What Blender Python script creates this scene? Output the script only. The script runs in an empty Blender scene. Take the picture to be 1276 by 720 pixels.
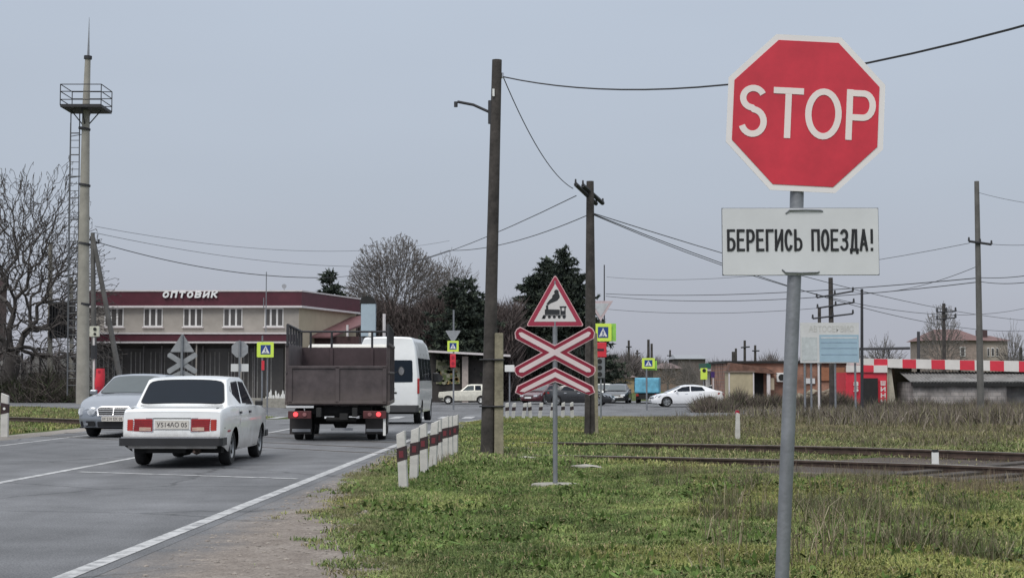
import bpy, bmesh, math, random
import numpy as np
from mathutils import Vector, Matrix
sc = bpy.context.scene
C = bpy.context.collection
PI = math.pi
R = math.radians
# ------------------------------------------------------------------ camera
F = 1900.0; HZ = 470.0; CH = 1.45          # focal length in photo pixels, horizon row, eye height
pitch = math.atan((HZ-360)/F)
cam = bpy.data.cameras.new('camera'); co = bpy.data.objects.new('camera', cam); C.objects.link(co)
cam.sensor_width = 36; cam.lens = 36*F/1276; cam.clip_start = .1; cam.clip_end = 6000
co.location = (0, 0, CH); co.rotation_euler = (PI/2+pitch, 0, 0)
sc.camera = co
# ------------------------------------------------------------------ world, sun, exposure
SUN_EL, SUN_AZ = 52, 205                    # azimuth clockwise from +Y (behind the camera, to the left)
w = bpy.data.worlds.new('World'); sc.world = w; w.use_nodes = True
nt = w.node_tree; nt.nodes.clear()
out = nt.nodes.new('ShaderNodeOutputWorld'); bg = nt.nodes.new('ShaderNodeBackground')
sky = nt.nodes.new('ShaderNodeTexSky'); sky.sky_type = 'NISHITA'; sky.sun_disc = False
sky.sun_elevation = R(SUN_EL); sky.sun_rotation = R(SUN_AZ); sky.air_density = 1; sky.dust_density = 4
tc = nt.nodes.new('ShaderNodeTexCoord'); sep = nt.nodes.new('ShaderNodeSeparateXYZ')
ramp = nt.nodes.new('ShaderNodeValToRGB')    # overcast cloud deck: greyer low down, brighter overhead
cr = ramp.color_ramp; cr.elements[0].position = 0; cr.elements[0].color = (4.05, 4.15, 4.65, 1)
cr.elements[1].position = 1; cr.elements[1].color = (12.5, 13.0, 13.6, 1)
for p_, c_ in ((.03, (4.15, 4.35, 5.0)), (.12, (4.35, 4.84, 5.62)), (.25, (4.7, 5.32, 6.25)), (.42, (8.5, 9.1, 10.0))):
    e = cr.elements.new(p_); e.color = (*c_, 1)
ns = nt.nodes.new('ShaderNodeTexNoise'); ns.inputs['Scale'].default_value = 2.2; ns.inputs['Detail'].default_value = 3
mp = nt.nodes.new('ShaderNodeMapping'); mp.inputs['Scale'].default_value = (1, 1, 4)
mr = nt.nodes.new('ShaderNodeMapRange'); mr.inputs[3].default_value = .93; mr.inputs[4].default_value = 1.07
mu = nt.nodes.new('ShaderNodeVectorMath'); mu.operation = 'SCALE'
mix = nt.nodes.new('ShaderNodeMixRGB'); mix.inputs[0].default_value = .92
L = nt.links.new
L(tc.outputs['Generated'], sep.inputs[0]); L(sep.outputs['Z'], ramp.inputs[0])
L(tc.outputs['Generated'], mp.inputs[0]); L(mp.outputs[0], ns.inputs[0]); L(ns.outputs['Fac'], mr.inputs[0])
L(ramp.outputs[0], mu.inputs[0]); L(mr.outputs[0], mu.inputs['Scale'])
L(sky.outputs[0], mix.inputs[1]); L(mu.outputs[0], mix.inputs[2])
L(mix.outputs[0], bg.inputs[0]); bg.inputs[1].default_value = .109; L(bg.outputs[0], out.inputs[0])
sl = bpy.data.lights.new('sun', 'SUN'); sl.energy = 1.7; sl.angle = R(25); sl.color = (1, .965, .91)
so = bpy.data.objects.new('sun', sl); C.objects.link(so)
az, el = R(SUN_AZ), R(SUN_EL)
sd = Vector((math.sin(az)*math.cos(el), math.cos(az)*math.cos(el), math.sin(el)))
so.rotation_euler = sd.to_track_quat('Z', 'Y').to_euler(); so.location = (0, -10, 40)
sc.view_settings.view_transform = 'Standard'; sc.view_settings.look = 'None'
sc.view_settings.exposure = 0.0; sc.view_settings.gamma = 1; sc.view_settings.use_curve_mapping = False
sc.cycles.max_bounces = 5; sc.cycles.transparent_max_bounces = 8
try: sc.cycles.use_denoising = True
except Exception: pass
# ------------------------------------------------------------------ helpers
def at(px, py, Y):                           # the point of the place seen at photo pixel (px,py) at distance Y
    u = px-638; v = 360-py
    y = F*math.cos(pitch)-v*math.sin(pitch); z = F*math.sin(pitch)+v*math.cos(pitch)
    return Vector((u*Y/y, Y, CH+z*Y/y))
def s01(t): t = min(1, max(0, t)); return t
def zf(x, y):                                # the land drops half a metre beyond the railway
    return -.5*s01((y-48)/24)*s01((x+24)/10)
def vnoise(x, y, s=0):
    xi = np.floor(x).astype(np.int64); yi = np.floor(y).astype(np.int64); fx = x-xi; fy = y-yi
    fx = fx*fx*(3-2*fx); fy = fy*fy*(3-2*fy)
    def h(a, b):
        n = (a*374761393+b*668265263+s*1442695041) & 0xffffffff
        n = ((n ^ (n >> 13))*1274126177) & 0xffffffff
        return ((n ^ (n >> 16)) & 0xffff)/65535.
    return (h(xi, yi)*(1-fx)+h(xi+1, yi)*fx)*(1-fy)+(h(xi, yi+1)*(1-fx)+h(xi+1, yi+1)*fx)*fy
def fbm(x, y, s=0): return (vnoise(x, y, s)+.5*vnoise(x*2.1, y*2.1, s+1)+.25*vnoise(x*4.3, y*4.3, s+2))/1.75

MATS = {}
def mat(name, col, rough=.7, metal=0, var=.12, scale=4, bump=0, bscale=30, coat=0, spec=.5, emit=None, es=1, hue=None):
    if name in MATS: return MATS[name]
    m = bpy.data.materials.new(name); m.use_nodes = True; MATS[name] = m
    t = m.node_tree; b = t.nodes['Principled BSDF']
    b.inputs['Roughness'].default_value = rough; b.inputs['Metallic'].default_value = metal
    b.inputs['Specular IOR Level'].default_value = spec; b.inputs['Coat Weight'].default_value = coat
    b.inputs['Coat Roughness'].default_value = .08
    tc = t.nodes.new('ShaderNodeTexCoord')
    n = t.nodes.new('ShaderNodeTexNoise'); n.inputs['Scale'].default_value = scale; n.inputs['Detail'].default_value = 5
    n.inputs['Roughness'].default_value = .65
    t.links.new(tc.outputs['Object'], n.inputs[0])
    r = t.nodes.new('ShaderNodeValToRGB')
    lo = hue if hue else [c*(1-var*1.6) for c in col]; hi = [min(1, c*(1+var)) for c in col]
    r.color_ramp.elements[0].position = .3; r.color_ramp.elements[0].color = (*lo, 1)
    r.color_ramp.elements[1].position = .7; r.color_ramp.elements[1].color = (*hi, 1)
    t.links.new(n.outputs['Fac'], r.inputs[0]); t.links.new(r.outputs[0], b.inputs['Base Color'])
    if bump:
        n2 = t.nodes.new('ShaderNodeTexNoise'); n2.inputs['Scale'].default_value = bscale; n2.inputs['Detail'].default_value = 4
        t.links.new(tc.outputs['Object'], n2.inputs[0])
        bp = t.nodes.new('ShaderNodeBump'); bp.inputs['Strength'].default_value = bump; bp.inputs['Distance'].default_value = .02
        t.links.new(n2.outputs['Fac'], bp.inputs['Height']); t.links.new(bp.outputs[0], b.inputs['Normal'])
    if emit: b.inputs['Emission Color'].default_value = (*emit, 1); b.inputs['Emission Strength'].default_value = es
    return m
def glass(name, col, rough=.06):
    return mat(name, col, rough=rough, var=.05, spec=.38)

class MB:
    def __init__(s): s.v = []; s.f = []; s.m = []
    def add(s, vs, fs, m=0):
        o = len(s.v); s.v += [tuple(v) for v in vs]; s.f += [tuple(i+o for i in f) for f in fs]; s.m += [m]*len(fs); return s
    def box(s, c, d, m=0, rot=None):
        x, y, z = d[0]/2, d[1]/2, d[2]/2
        vs = [Vector((i*x, j*y, k*z)) for i in (-1, 1) for j in (-1, 1) for k in (-1, 1)]
        if rot is not None: vs = [rot @ v for v in vs]
        vs = [v+Vector(c) for v in vs]
        return s.add(vs, [(0, 1, 3, 2), (4, 6, 7, 5), (0, 4, 5, 1), (2, 3, 7, 6), (0, 2, 6, 4), (1, 5, 7, 3)], m)
    def tube(s, pts, r, n=8, m=0, caps=True):
        pts = [Vector(p) for p in pts]; k = len(pts)
        rs = r if isinstance(r, (list, tuple)) else [r]*k
        o = len(s.v); prev = None
        for i, p in enumerate(pts):
            d = (pts[min(i+1, k-1)]-pts[max(i-1, 0)]).normalized()
            a = d.orthogonal().normalized() if prev is None else (prev-d*prev.dot(d)).normalized()
            prev = a; b = d.cross(a)
            for j in range(n):
                t = 2*PI*j/n; q = p+(a*math.cos(t)+b*math.sin(t))*rs[i]; s.v.append(tuple(q))
        for i in range(k-1):
            for j in range(n):
                s.f.append((o+i*n+j, o+i*n+(j+1) % n, o+(i+1)*n+(j+1) % n, o+(i+1)*n+j)); s.m.append(m)
        if caps:
            s.f.append(tuple(o+j for j in reversed(range(n)))); s.f.append(tuple(o+(k-1)*n+j for j in range(n))); s.m += [m, m]
        return s
    def prism(s, poly, y0, y1, m=0):            # polygon in XZ, thickness along Y
        n = len(poly)
        vs = [(x, y0, z) for x, z in poly]+[(x, y1, z) for x, z in poly]
        return s.add(vs, [tuple(range(n)), tuple(range(2*n-1, n-1, -1))]+[(i, i+n, (i+1) % n+n, (i+1) % n) for i in range(n)], m)
    def prismx(s, poly, x0, x1, m=0):           # polygon in YZ, thickness along X
        n = len(poly)
        vs = [(x0, y, z) for y, z in poly]+[(x1, y, z) for y, z in poly]
        return s.add(vs, [tuple(range(n)), tuple(range(2*n-1, n-1, -1))]+[(i, i+n, (i+1) % n+n, (i+1) % n) for i in range(n)], m)
    def prismz(s, poly, z0, z1, m=0):
        n = len(poly)
        vs = [(x, y, z0) for x, y in poly]+[(x, y, z1) for x, y in poly]
        return s.add(vs, [tuple(range(n-1, -1, -1)), tuple(range(n, 2*n))]+[(i, (i+1) % n, (i+1) % n+n, i+n) for i in range(n)], m)
    def lathe(s, prof, n=24, m=0, cx=0, cy=0, cz=0):   # profile (radius, x) about the X axis
        o = len(s.v)
        for r, x in prof:
            for j in range(n):
                t = 2*PI*j/n; s.v.append((cx+x, cy+r*math.cos(t), cz+r*math.sin(t)))
        for i in range(len(prof)-1):
            for j in range(n):
                s.f.append((o+i*n+j, o+i*n+(j+1) % n, o+(i+1)*n+(j+1) % n, o+(i+1)*n+j)); s.m.append(m)
        return s
    def disc(s, c, r, th, n=20, m=0, rx=None):   # disc facing -Y
        rx = rx or r
        return s.prism([(c[0]+rx*math.cos(2*PI*i/n), c[2]+r*math.sin(2*PI*i/n)) for i in range(n)], c[1]-th/2, c[1]+th/2, m)
    def build(s, name, mats, parent=None, smooth=None, bevel=0, loc=None, rot=None, seg=2):
        me = bpy.data.meshes.new(name); me.from_pydata(s.v, [], s.f)
        mats = mats if isinstance(mats, (list, tuple)) else [mats]
        for q in mats: me.materials.append(q)
        me.polygons.foreach_set('material_index', s.m)
        bm = bmesh.new(); bm.from_mesh(me); bmesh.ops.recalc_face_normals(bm, faces=bm.faces); bm.to_mesh(me); bm.free()
        if smooth is not None:
            me.shade_smooth(); me.set_sharp_from_angle(angle=R(smooth))
        me.update()
        o = bpy.data.objects.new(name, me); C.objects.link(o)
        if parent is not None: o.parent = parent
        if loc is not None: o.location = loc
        if rot is not None: o.rotation_euler = rot
        if bevel:
            b = o.modifiers.new('bevel', 'BEVEL'); b.width = bevel; b.segments = seg; b.limit_method = 'ANGLE'; b.angle_limit = R(35)
        return o
def tag(o, label=None, cat=None, group=None, kind=None):
    if label: o['label'] = label
    if cat: o['category'] = cat
    if group: o['group'] = group
    if kind: o['kind'] = kind
    return o
def thing(name, loc, label, cat, group=None, rz=0, rot=None):
    o = bpy.data.objects.new(name, None); C.objects.link(o); o.location = loc
    o.rotation_euler = rot if rot else (0, 0, rz); o.empty_display_size = .2
    return tag(o, label, cat, group)
def copy_tree(o, parent=None):
    c = o.copy(); C.objects.link(c); c.parent = parent
    for ch in [k for k in o.children]: copy_tree(ch, c)
    return c
def fastmesh(name, V, Fc, mats, col=None, parent=None):
    me = bpy.data.meshes.new(name); nV = len(V); nF = len(Fc); k = Fc.shape[1]
    me.vertices.add(nV); me.vertices.foreach_set('co', V.astype(np.float32).ravel())
    me.loops.add(nF*k); me.loops.foreach_set('vertex_index', Fc.astype(np.int32).ravel())
    me.polygons.add(nF); me.polygons.foreach_set('loop_start', np.arange(0, nF*k, k, dtype=np.int32))
    me.polygons.foreach_set('loop_total', np.full(nF, k, dtype=np.int32))
    if col is not None:
        a = me.color_attributes.new('tint', 'FLOAT_COLOR', 'POINT')
        c4 = np.ones((nV, 4), np.float32); c4[:, :3] = col; a.data.foreach_set('color', c4.ravel())
    me.materials.append(mats); me.update(calc_edges=True); me.validate()
    o = bpy.data.objects.new(name, me); C.objects.link(o)
    if parent is not None: o.parent = parent
    return o
def tintmat(name, rough=.8, spec=.2, trans=0):
    m = bpy.data.materials.new(name); m.use_nodes = True; t = m.node_tree; b = t.nodes['Principled BSDF']
    a = t.nodes.new('ShaderNodeAttribute'); a.attribute_name = 'tint'; t.links.new(a.outputs['Color'], b.inputs['Base Color'])
    b.inputs['Roughness'].default_value = rough; b.inputs['Specular IOR Level'].default_value = spec
    return m
def text(body, w, h, depth=.004, bold=0.0, shear=0.0, space=1.0):
    """mesh data of a text fitted to width w and height h, centred, facing -Y"""
    cu = bpy.data.curves.new('text', 'FONT'); cu.body = body; cu.extrude = depth/2; cu.offset = bold; cu.shear = shear
    cu.space_character = space; cu.resolution_u = 4
    o = bpy.data.objects.new('text', cu); C.objects.link(o)
    bpy.context.view_layer.update()
    me = bpy.data.meshes.new_from_object(o.evaluated_get(bpy.context.evaluated_depsgraph_get()))
    v = [p.co.copy() for p in me.vertices]; f = [tuple(p.vertices) for p in me.polygons]
    bpy.data.objects.remove(o); bpy.data.curves.remove(cu); bpy.data.meshes.remove(me)
    x0 = min(p.x for p in v); x1 = max(p.x for p in v); y0 = min(p.y for p in v); y1 = max(p.y for p in v)
    d = max(p.z for p in v)-min(p.z for p in v); d = d or 1
    return [((p.x-(x0+x1)/2)*w/(x1-x0), -p.z*depth/d, (p.y-(y0+y1)/2)*h/(y1-y0)) for p in v], f
def addtext(mb, body, c, w, h, m=0, **k):
    v, f = text(body, w, h, **k); mb.add([(p[0]+c[0], p[1]+c[1], p[2]+c[2]) for p in v], f, m)

def stroke(mbx, pts, w, y0=-.005, y1=-.0025, m=0):
    P = [Vector(p) for p in pts]; Lp = []; Rp = []; closed = (P[0]-P[-1]).length < 1e-6
    for i, p in enumerate(P):
        a = (P[i]-P[i-1]).normalized() if i else ((P[0]-P[-2]).normalized() if closed else (P[1]-P[0]).normalized())
        b = (P[i+1]-P[i]).normalized() if i < len(P)-1 else ((P[1]-P[0]).normalized() if closed else a)
        n = (Vector((-a.y, a.x))+Vector((-b.y, b.x))).normalized(); k = w/2/max(.4, n.dot(Vector((-a.y, a.x))))
        Lp.append(p+n*k); Rp.append(p-n*k)
    n = len(P); o = len(mbx.v)
    for q_ in (Lp, Rp):
        for y in (y0, y1): mbx.v += [(v.x, y, v.y) for v in q_]
    for i in range(n-1):
        A, B_, C_, D_ = o+i, o+n+i, o+2*n+i, o+3*n+i
        mbx.f += [(A, A+1, C_+1, C_), (B_, D_, D_+1, B_+1), (A, B_, B_+1, A+1), (C_, C_+1, D_+1, D_)]; mbx.m += [m]*4
    if not closed:
        for i in (0, n-1): mbx.f.append((o+i, o+2*n+i, o+3*n+i, o+n+i)); mbx.m.append(m)
def arc(cx, cz, rx_, rz_, a0, a1, n=14): return [(cx+rx_*math.cos(R(a0+(a1-a0)*i/n)), cz+rz_*math.sin(R(a0+(a1-a0)*i/n))) for i in range(n+1)]
def _bowl(z0, z1): return [(0, z1), (.5, z1)]+arc(.5, (z0+z1)/2, .5, (z1-z0)/2, 80, -80, 8)+[(.5, z0), (0, z0)]
GLY = {'Б': [[(.95, 1), (0, 1)], [(0, 1.0), (0, 0)], _bowl(0, .56)], 'Е': [[(0, 1), (0, 0)], [(0, 1), (.92, 1)], [(0, .52), (.8, .52)], [(0, 0), (.95, 0)]], 'Р': [[(0, 1), (0, 0)], _bowl(.44, 1)],
 'Г': [[(0, 0), (0, 1)], [(0, 1), (.92, 1)]], 'И': [[(0, 1), (0, 0)], [(0, .06), (1, .94)], [(1, 1), (1, 0)]], 'С': [arc(.5, .5, .5, .5, 40, 320, 20)], 'Ь': [[(0, 1), (0, 0)], _bowl(0, .56)],
 'П': [[(0, 0), (0, 1)], [(0, 1), (1, 1)], [(1, 1), (1, 0)]], 'О': [arc(.5, .5, .5, .5, 90, 450, 24)], 'З': [arc(.45, .76, .48, .24, 150, -80, 10)+[(.35, .52)], [(.35, .52), (.5, .52)]+arc(.45, .26, .53, .26, 80, -150, 10)],
 'Д': [[(.12, 0), (.38, 1)], [(.34, 1), (.84, 1)], [(.82, 1), (.82, 0)], [(-.02, 0), (1.04, 0)], [(0, 0), (0, -.15)], [(1.02, 0), (1.02, -.15)]], 'А': [[(0, 0), (.5, 1)], [(.5, 1), (1, 0)], [(.2, .3), (.8, .3)]],
 '!': [[(.25, 1), (.25, .38)], [(.25, .03), (.25, 0)]], 'Т': [[(0, 1), (1, 1)], [(.5, 1), (.5, 0)]], 'В': [[(0, 0), (0, 1)], _bowl(.53, 1), _bowl(0, .53)], 'К': [[(0, 0), (0, 1)], [(.95, 1), (.05, .48)], [(.3, .62), (1, 0)]],
 'Ш': [[(0, 1), (0, 0)], [(.5, 1), (.5, 0)], [(1, 1), (1, 0)], [(0, 0), (1, 0)]], 'Н': [[(0, 1), (0, 0)], [(1, 1), (1, 0)], [(0, .5), (1, .5)]], 'Ы': [[(0, 1), (0, 0)], [(0, .54), (.3, .54)]+arc(.3, .27, .35, .27, 80, -80, 8)+[(.3, 0), (0, 0)], [(1, 1), (1, 0)]]}
def lettering(mb, body, x0, x1, z0, z1, w, y0, y1, gap=.45, m=0, shear=0, asp=None):
    """words drawn with strokes between x0..x1, heights z0..z1, stroke width w"""
    adv = []; 
    for ch in body: adv.append({' ': .65, '!': .5, 'Г': .9}.get(ch, 1.0))
    tot = sum(adv)+gap*(len(body)-1); u_ = (x1-x0-w)/tot; x = x0+w/2; h = z1-z0-w; k = 0
    for ch, ad in zip(body, adv):
        for st in GLY.get(ch, []):
            pts = [(x+px_*u_+shear*pz*h, z0+w/2+pz*h) for px_, pz in st]
            d = .0006*(k % 5); k += 1
            if abs(pts[0][0]-pts[-1][0])+abs(pts[0][1]-pts[-1][1]) > 1e-6:   # square ends reach the full height
                a = Vector(pts[0])-Vector(pts[1]); a.normalize(); b = Vector(pts[-1])-Vector(pts[-2]); b.normalize()
                pts[0] = tuple(Vector(pts[0])+a*w*.48); pts[-1] = tuple(Vector(pts[-1])+b*w*.48)
            stroke(mb, pts, w, y0-d*max(1, abs(y1-y0)*20), y1, m)
        x += (ad+gap)*u_
# ------------------------------------------------------------------ common materials
M = {}
M['steel'] = mat('galvanised_steel', (.24, .25, .27), .5, .5, scale=7, var=.14, bump=.1, bscale=40)
M['white'] = mat('white_sheet', (.72, .72, .70), .5, scale=6, var=.05)
M['black'] = mat('black_plastic', (.02, .02, .022), .5)
M['rubber'] = mat('tyre_rubber', (.018, .018, .019), .85, bump=.3, bscale=60)
M['dark'] = mat('dark_underside', (.02, .02, .02), .9)
M['chrome'] = mat('chrome', (.6, .6, .62), .18, .9, var=.05)
M['red'] = mat('sign_red', (.56, .030, .052), .40, var=.11, scale=5)
M['sredwhite'] = mat('sign_white', (.74, .71, .70), .42, var=.03)
M['dkred'] = mat('sign_dark_red', (.34, .012, .035), .42, var=.06)
M['wood'] = mat('dark_creosoted_wood', (.055, .048, .044), .9, scale=3, var=.35, bump=.6, bscale=14)
M['concrete'] = mat('concrete', (.30, .285, .25), .9, scale=5, var=.18, bump=.4, bscale=25)
M['oldconc'] = mat('old_stained_concrete', (.25, .225, .16), .92, scale=3, var=.3, bump=.5, bscale=20)
M['wire'] = mat('black_cable', (.03, .03, .035), .7)
M['greenyellow'] = mat('fluorescent_yellow', (.62, .80, .10), .5, var=.04)
M['blue'] = mat('sign_blue', (.02, .05, .22), .45, var=.05)
M['greypole'] = mat('dark_grey_pole', (.12, .115, .11), .85, scale=2, var=.2)
M['burg'] = mat('burgundy_metal', (.085, .015, .027), .5, scale=2, var=.15)
M['glass'] = glass('dark_glass', (.03, .035, .04))
# ================================================================== THE GROUND, ROADS
def multi_ground():
    m = bpy.data.materials.new('earth_and_grass'); m.use_nodes = True; t = m.node_tree; b = t.nodes['Principled BSDF']
    b.inputs['Roughness'].default_value = .95; b.inputs['Specular IOR Level'].default_value = .1
    tc = t.nodes.new('ShaderNodeTexCoord')
    def N(s, d=5):
        n = t.nodes.new('ShaderNodeTexNoise'); n.inputs['Scale'].default_value = s; n.inputs['Detail'].default_value = d
        n.inputs['Roughness'].default_value = .7; t.links.new(tc.outputs['Object'], n.inputs[0]); return n
    def ramp(n, *st):
        r = t.nodes.new('ShaderNodeValToRGB'); el = r.color_ramp.elements
        el[0].position, el[0].color = st[0][0], (*st[0][1], 1); el[1].position, el[1].color = st[-1][0], (*st[-1][1], 1)
        for p, c in st[1:-1]: e = el.new(p); e.color = (*c, 1)
        t.links.new(n.outputs['Fac'], r.inputs[0]); return r
    a = ramp(N(.35), (.35, (.065, .095, .028)), (.5, (.085, .11, .035)), (.66, (.12, .12, .055)))
    c = ramp(N(14, 6), (.3, (.4, .4, .4)), (.7, (1.25, 1.25, 1.2)))
    x = t.nodes.new('ShaderNodeMixRGB'); x.blend_type = 'MULTIPLY'; x.inputs[0].default_value = .8
    t.links.new(a.outputs[0], x.inputs[1]); t.links.new(c.outputs[0], x.inputs[2]); t.links.new(x.outputs[0], b.inputs['Base Color'])
    bp = t.nodes.new('ShaderNodeBump'); bp.inputs['Strength'].default_value = .8; bp.inputs['Distance'].default_value = .05
    t.links.new(N(9).outputs['Fac'], bp.inputs['Height']); t.links.new(bp.outputs[0], b.inputs['Normal'])
    return m
def road_mat(name, base, var, crack=True, gravel=0):
    m = bpy.data.materials.new(name); m.use_nodes = True; t = m.node_tree; b = t.nodes['Principled BSDF']
    b.inputs['Roughness'].default_value = .82; b.inputs['Specular IOR Level'].default_value = .35
    tc = t.nodes.new('ShaderNodeTexCoord')
    def N(s, d=4, sc=(1, 1, 1)):
        mp = t.nodes.new('ShaderNodeMapping'); mp.inputs['Scale'].default_value = sc; t.links.new(tc.outputs['Object'], mp.inputs[0])
        n = t.nodes.new('ShaderNodeTexNoise'); n.inputs['Scale'].default_value = s; n.inputs['Detail'].default_value = d
        t.links.new(mp.outputs[0], n.inputs[0]); return n
    def ramp(n, lo, hi, p0=.3, p1=.7):
        r = t.nodes.new('ShaderNodeValToRGB'); el = r.color_ramp.elements
        el[0].position, el[0].color = p0, (*lo, 1); el[1].position, el[1].color = p1, (*hi, 1)
        t.links.new(n.outputs['Fac'], r.inputs[0]); return r
    def mul(a, b_, f=1):
        x = t.nodes.new('ShaderNodeMixRGB'); x.blend_type = 'MULTIPLY'; x.inputs[0].default_value = f
        t.links.new(a.outputs[0], x.inputs[1]); t.links.new(b_.outputs[0], x.inputs[2]); return x
    lo = [c*(1-var) for c in base]; hi = [c*(1+var) for c in base]
    a = ramp(N(.55, 6, (2.2, .16, 1)), lo, hi)                       # wheel-track streaks along the road
    a = mul(a, ramp(N(1.3, 6), (.80,)*3, (1.14,)*3))
    a = mul(a, ramp(N(.16, 3), (.86,)*3, (1.1,)*3, .42, .58))
    a = mul(a, ramp(N(.42, 8, (1.6, .5, 1)), (.70, .70, .71), (1.0,)*3, .30, .40))
    a = mul(a, ramp(N(70, 3), (.52-gravel,)*3, (1.48+gravel,)*3))     # aggregate
    if crack:
        vo = t.nodes.new('ShaderNodeTexVoronoi'); vo.feature = 'DISTANCE_TO_EDGE'; vo.inputs['Scale'].default_value = .30
        dn = N(2.5, 4); mx = t.nodes.new('ShaderNodeMixRGB'); mx.inputs[0].default_value = .25
        t.links.new(tc.outputs['Object'], mx.inputs[1]); t.links.new(dn.outputs['Color'], mx.inputs[2]); t.links.new(mx.outputs[0], vo.inputs[0])
        r = t.nodes.new('ShaderNodeValToRGB'); r.color_ramp.elements[0].color = (.38, .38, .38, 1); r.color_ramp.elements[1].position = .010
        t.links.new(vo.outputs['Distance'], r.inputs[0]); a = mul(a, r, .8)
    t.links.new(a.outputs[0], b.inputs['Base Color'])
    bp = t.nodes.new('ShaderNodeBump'); bp.inputs['Strength'].default_value = .35; bp.inputs['Distance'].default_value = .01
    t.links.new(N(90, 3).outputs['Fac'], bp.inputs['Height']); t.links.new(bp.outputs[0], b.inputs['Normal'])
    return m
M['asphalt'] = road_mat('worn_asphalt', (.134, .136, .143), .14)
M['gravel'] = road_mat('gravel_verge', (.205, .185, .165), .2, False, .15)
M['ballast'] = road_mat('ballast', (.062, .046, .037), .3, False, .3)
M['pave'] = road_mat('paving', (.26, .25, .24), .1, False)
SL = .036
def rx(x0, y): return x0+SL*y                # lines that run along the road
EGY = [0, 9, 11, 13, 16, 21, 30, 40, 60, 80]; EGX = [-.6, -.9, -1.2, -1.6, -2.0, -2.4, -2.38, -2.1, -1.3, -.6]   # where the grass starts on the right
def edge(y): return float(np.interp(y, EGY, EGX))
RN = Vector((.69, .724)); RD = Vector((-.724, .69)); R0 = Vector((.1, 27.4))     # near rail line, its normal and direction
def railn(x, y): return (x-R0.x)*RN.x+(y-R0.y)*RN.y
def bumpz(x, y):                             # hummocky turf right of the road (arrays)
    e = np.interp(y, EGY, EGX)
    mk = np.clip((x-e-.5)/1.2, 0, 1)*np.clip((y-2)/3, 0, 1)*np.clip((64-y)/8, 0, 1)
    rn = (x-R0.x)*RN.x+(y-R0.y)*RN.y
    tr = 1-np.clip((3.0-np.abs(rn-1.8))/1.2, 0, 1)*.9
    return mk*tr*(.16*(fbm(x*.45, y*.45, 3)-.4)+.09*(fbm(x*1.7, y*1.7, 7)-.5)+.07*(fbm(x*3.6, y*3.6, 9)-.5)+.03)
def lin(*seg):
    o = []
    for a, b, n in seg: o += list(np.linspace(a, b, n, endpoint=False))
    return np.array(sorted(set(np.round(o+[seg[-1][1]], 4))))
xs = lin((-800, -200, 6), (-200, -24, 12), (-24, -14, 4), (-14, -4, 8), (-4, 16, 110), (16, 60, 40), (60, 300, 10), (300, 800, 6))
ys = lin((-60, 3, 6), (3, 48, 200), (48, 72, 40), (72, 130, 16), (130, 400, 12), (400, 1500, 8))
X, Y = np.meshgrid(xs, ys)
Z = -.5*np.clip((Y-48)/24, 0, 1)*np.clip((X+24)/10, 0, 1)+bumpz(X, Y)
nx, ny = len(xs), len(ys)
I = np.arange(nx*ny).reshape(ny, nx)
Fq = np.stack([I[:-1, :-1], I[:-1, 1:], I[1:, 1:], I[1:, :-1]], -1).reshape(-1, 4)
g = fastmesh('ground', np.stack([X, Y, Z], -1).reshape(-1, 3), Fq, multi_ground()); g.data.shade_smooth()
g['kind'] = 'structure'
def strip(name, fl, fr, yl, m, dz, kind='structure', nxx=6):
    yl = np.array(yl); V = []; 
    for y in yl:
        for i in range(nxx+1):
            x = fl(y)+(fr(y)-fl(y))*i/nxx; V.append((x, y, zf(x, y)+dz))
    V = np.array(V); n = nxx+1; I = np.arange(len(V)).reshape(-1, n)
    Fq = np.stack([I[:-1, :-1], I[:-1, 1:], I[1:, 1:], I[1:, :-1]], -1).reshape(-1, 4)
    o = fastmesh(name, V, Fq, m); o['kind'] = kind; return o
def wob(y, s, a): return a*(float(fbm(np.array([y*.9]), np.array([s*3.1]), s)[0])-.5)
yr = sorted(set(list(np.arange(-10, 76, .5))+[48, 72, 76]))
strip('road', lambda y: rx(-12.9, y)+wob(y, 2, .3), lambda y: rx(-3.42, y), yr, M['asphalt'], .012)
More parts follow.
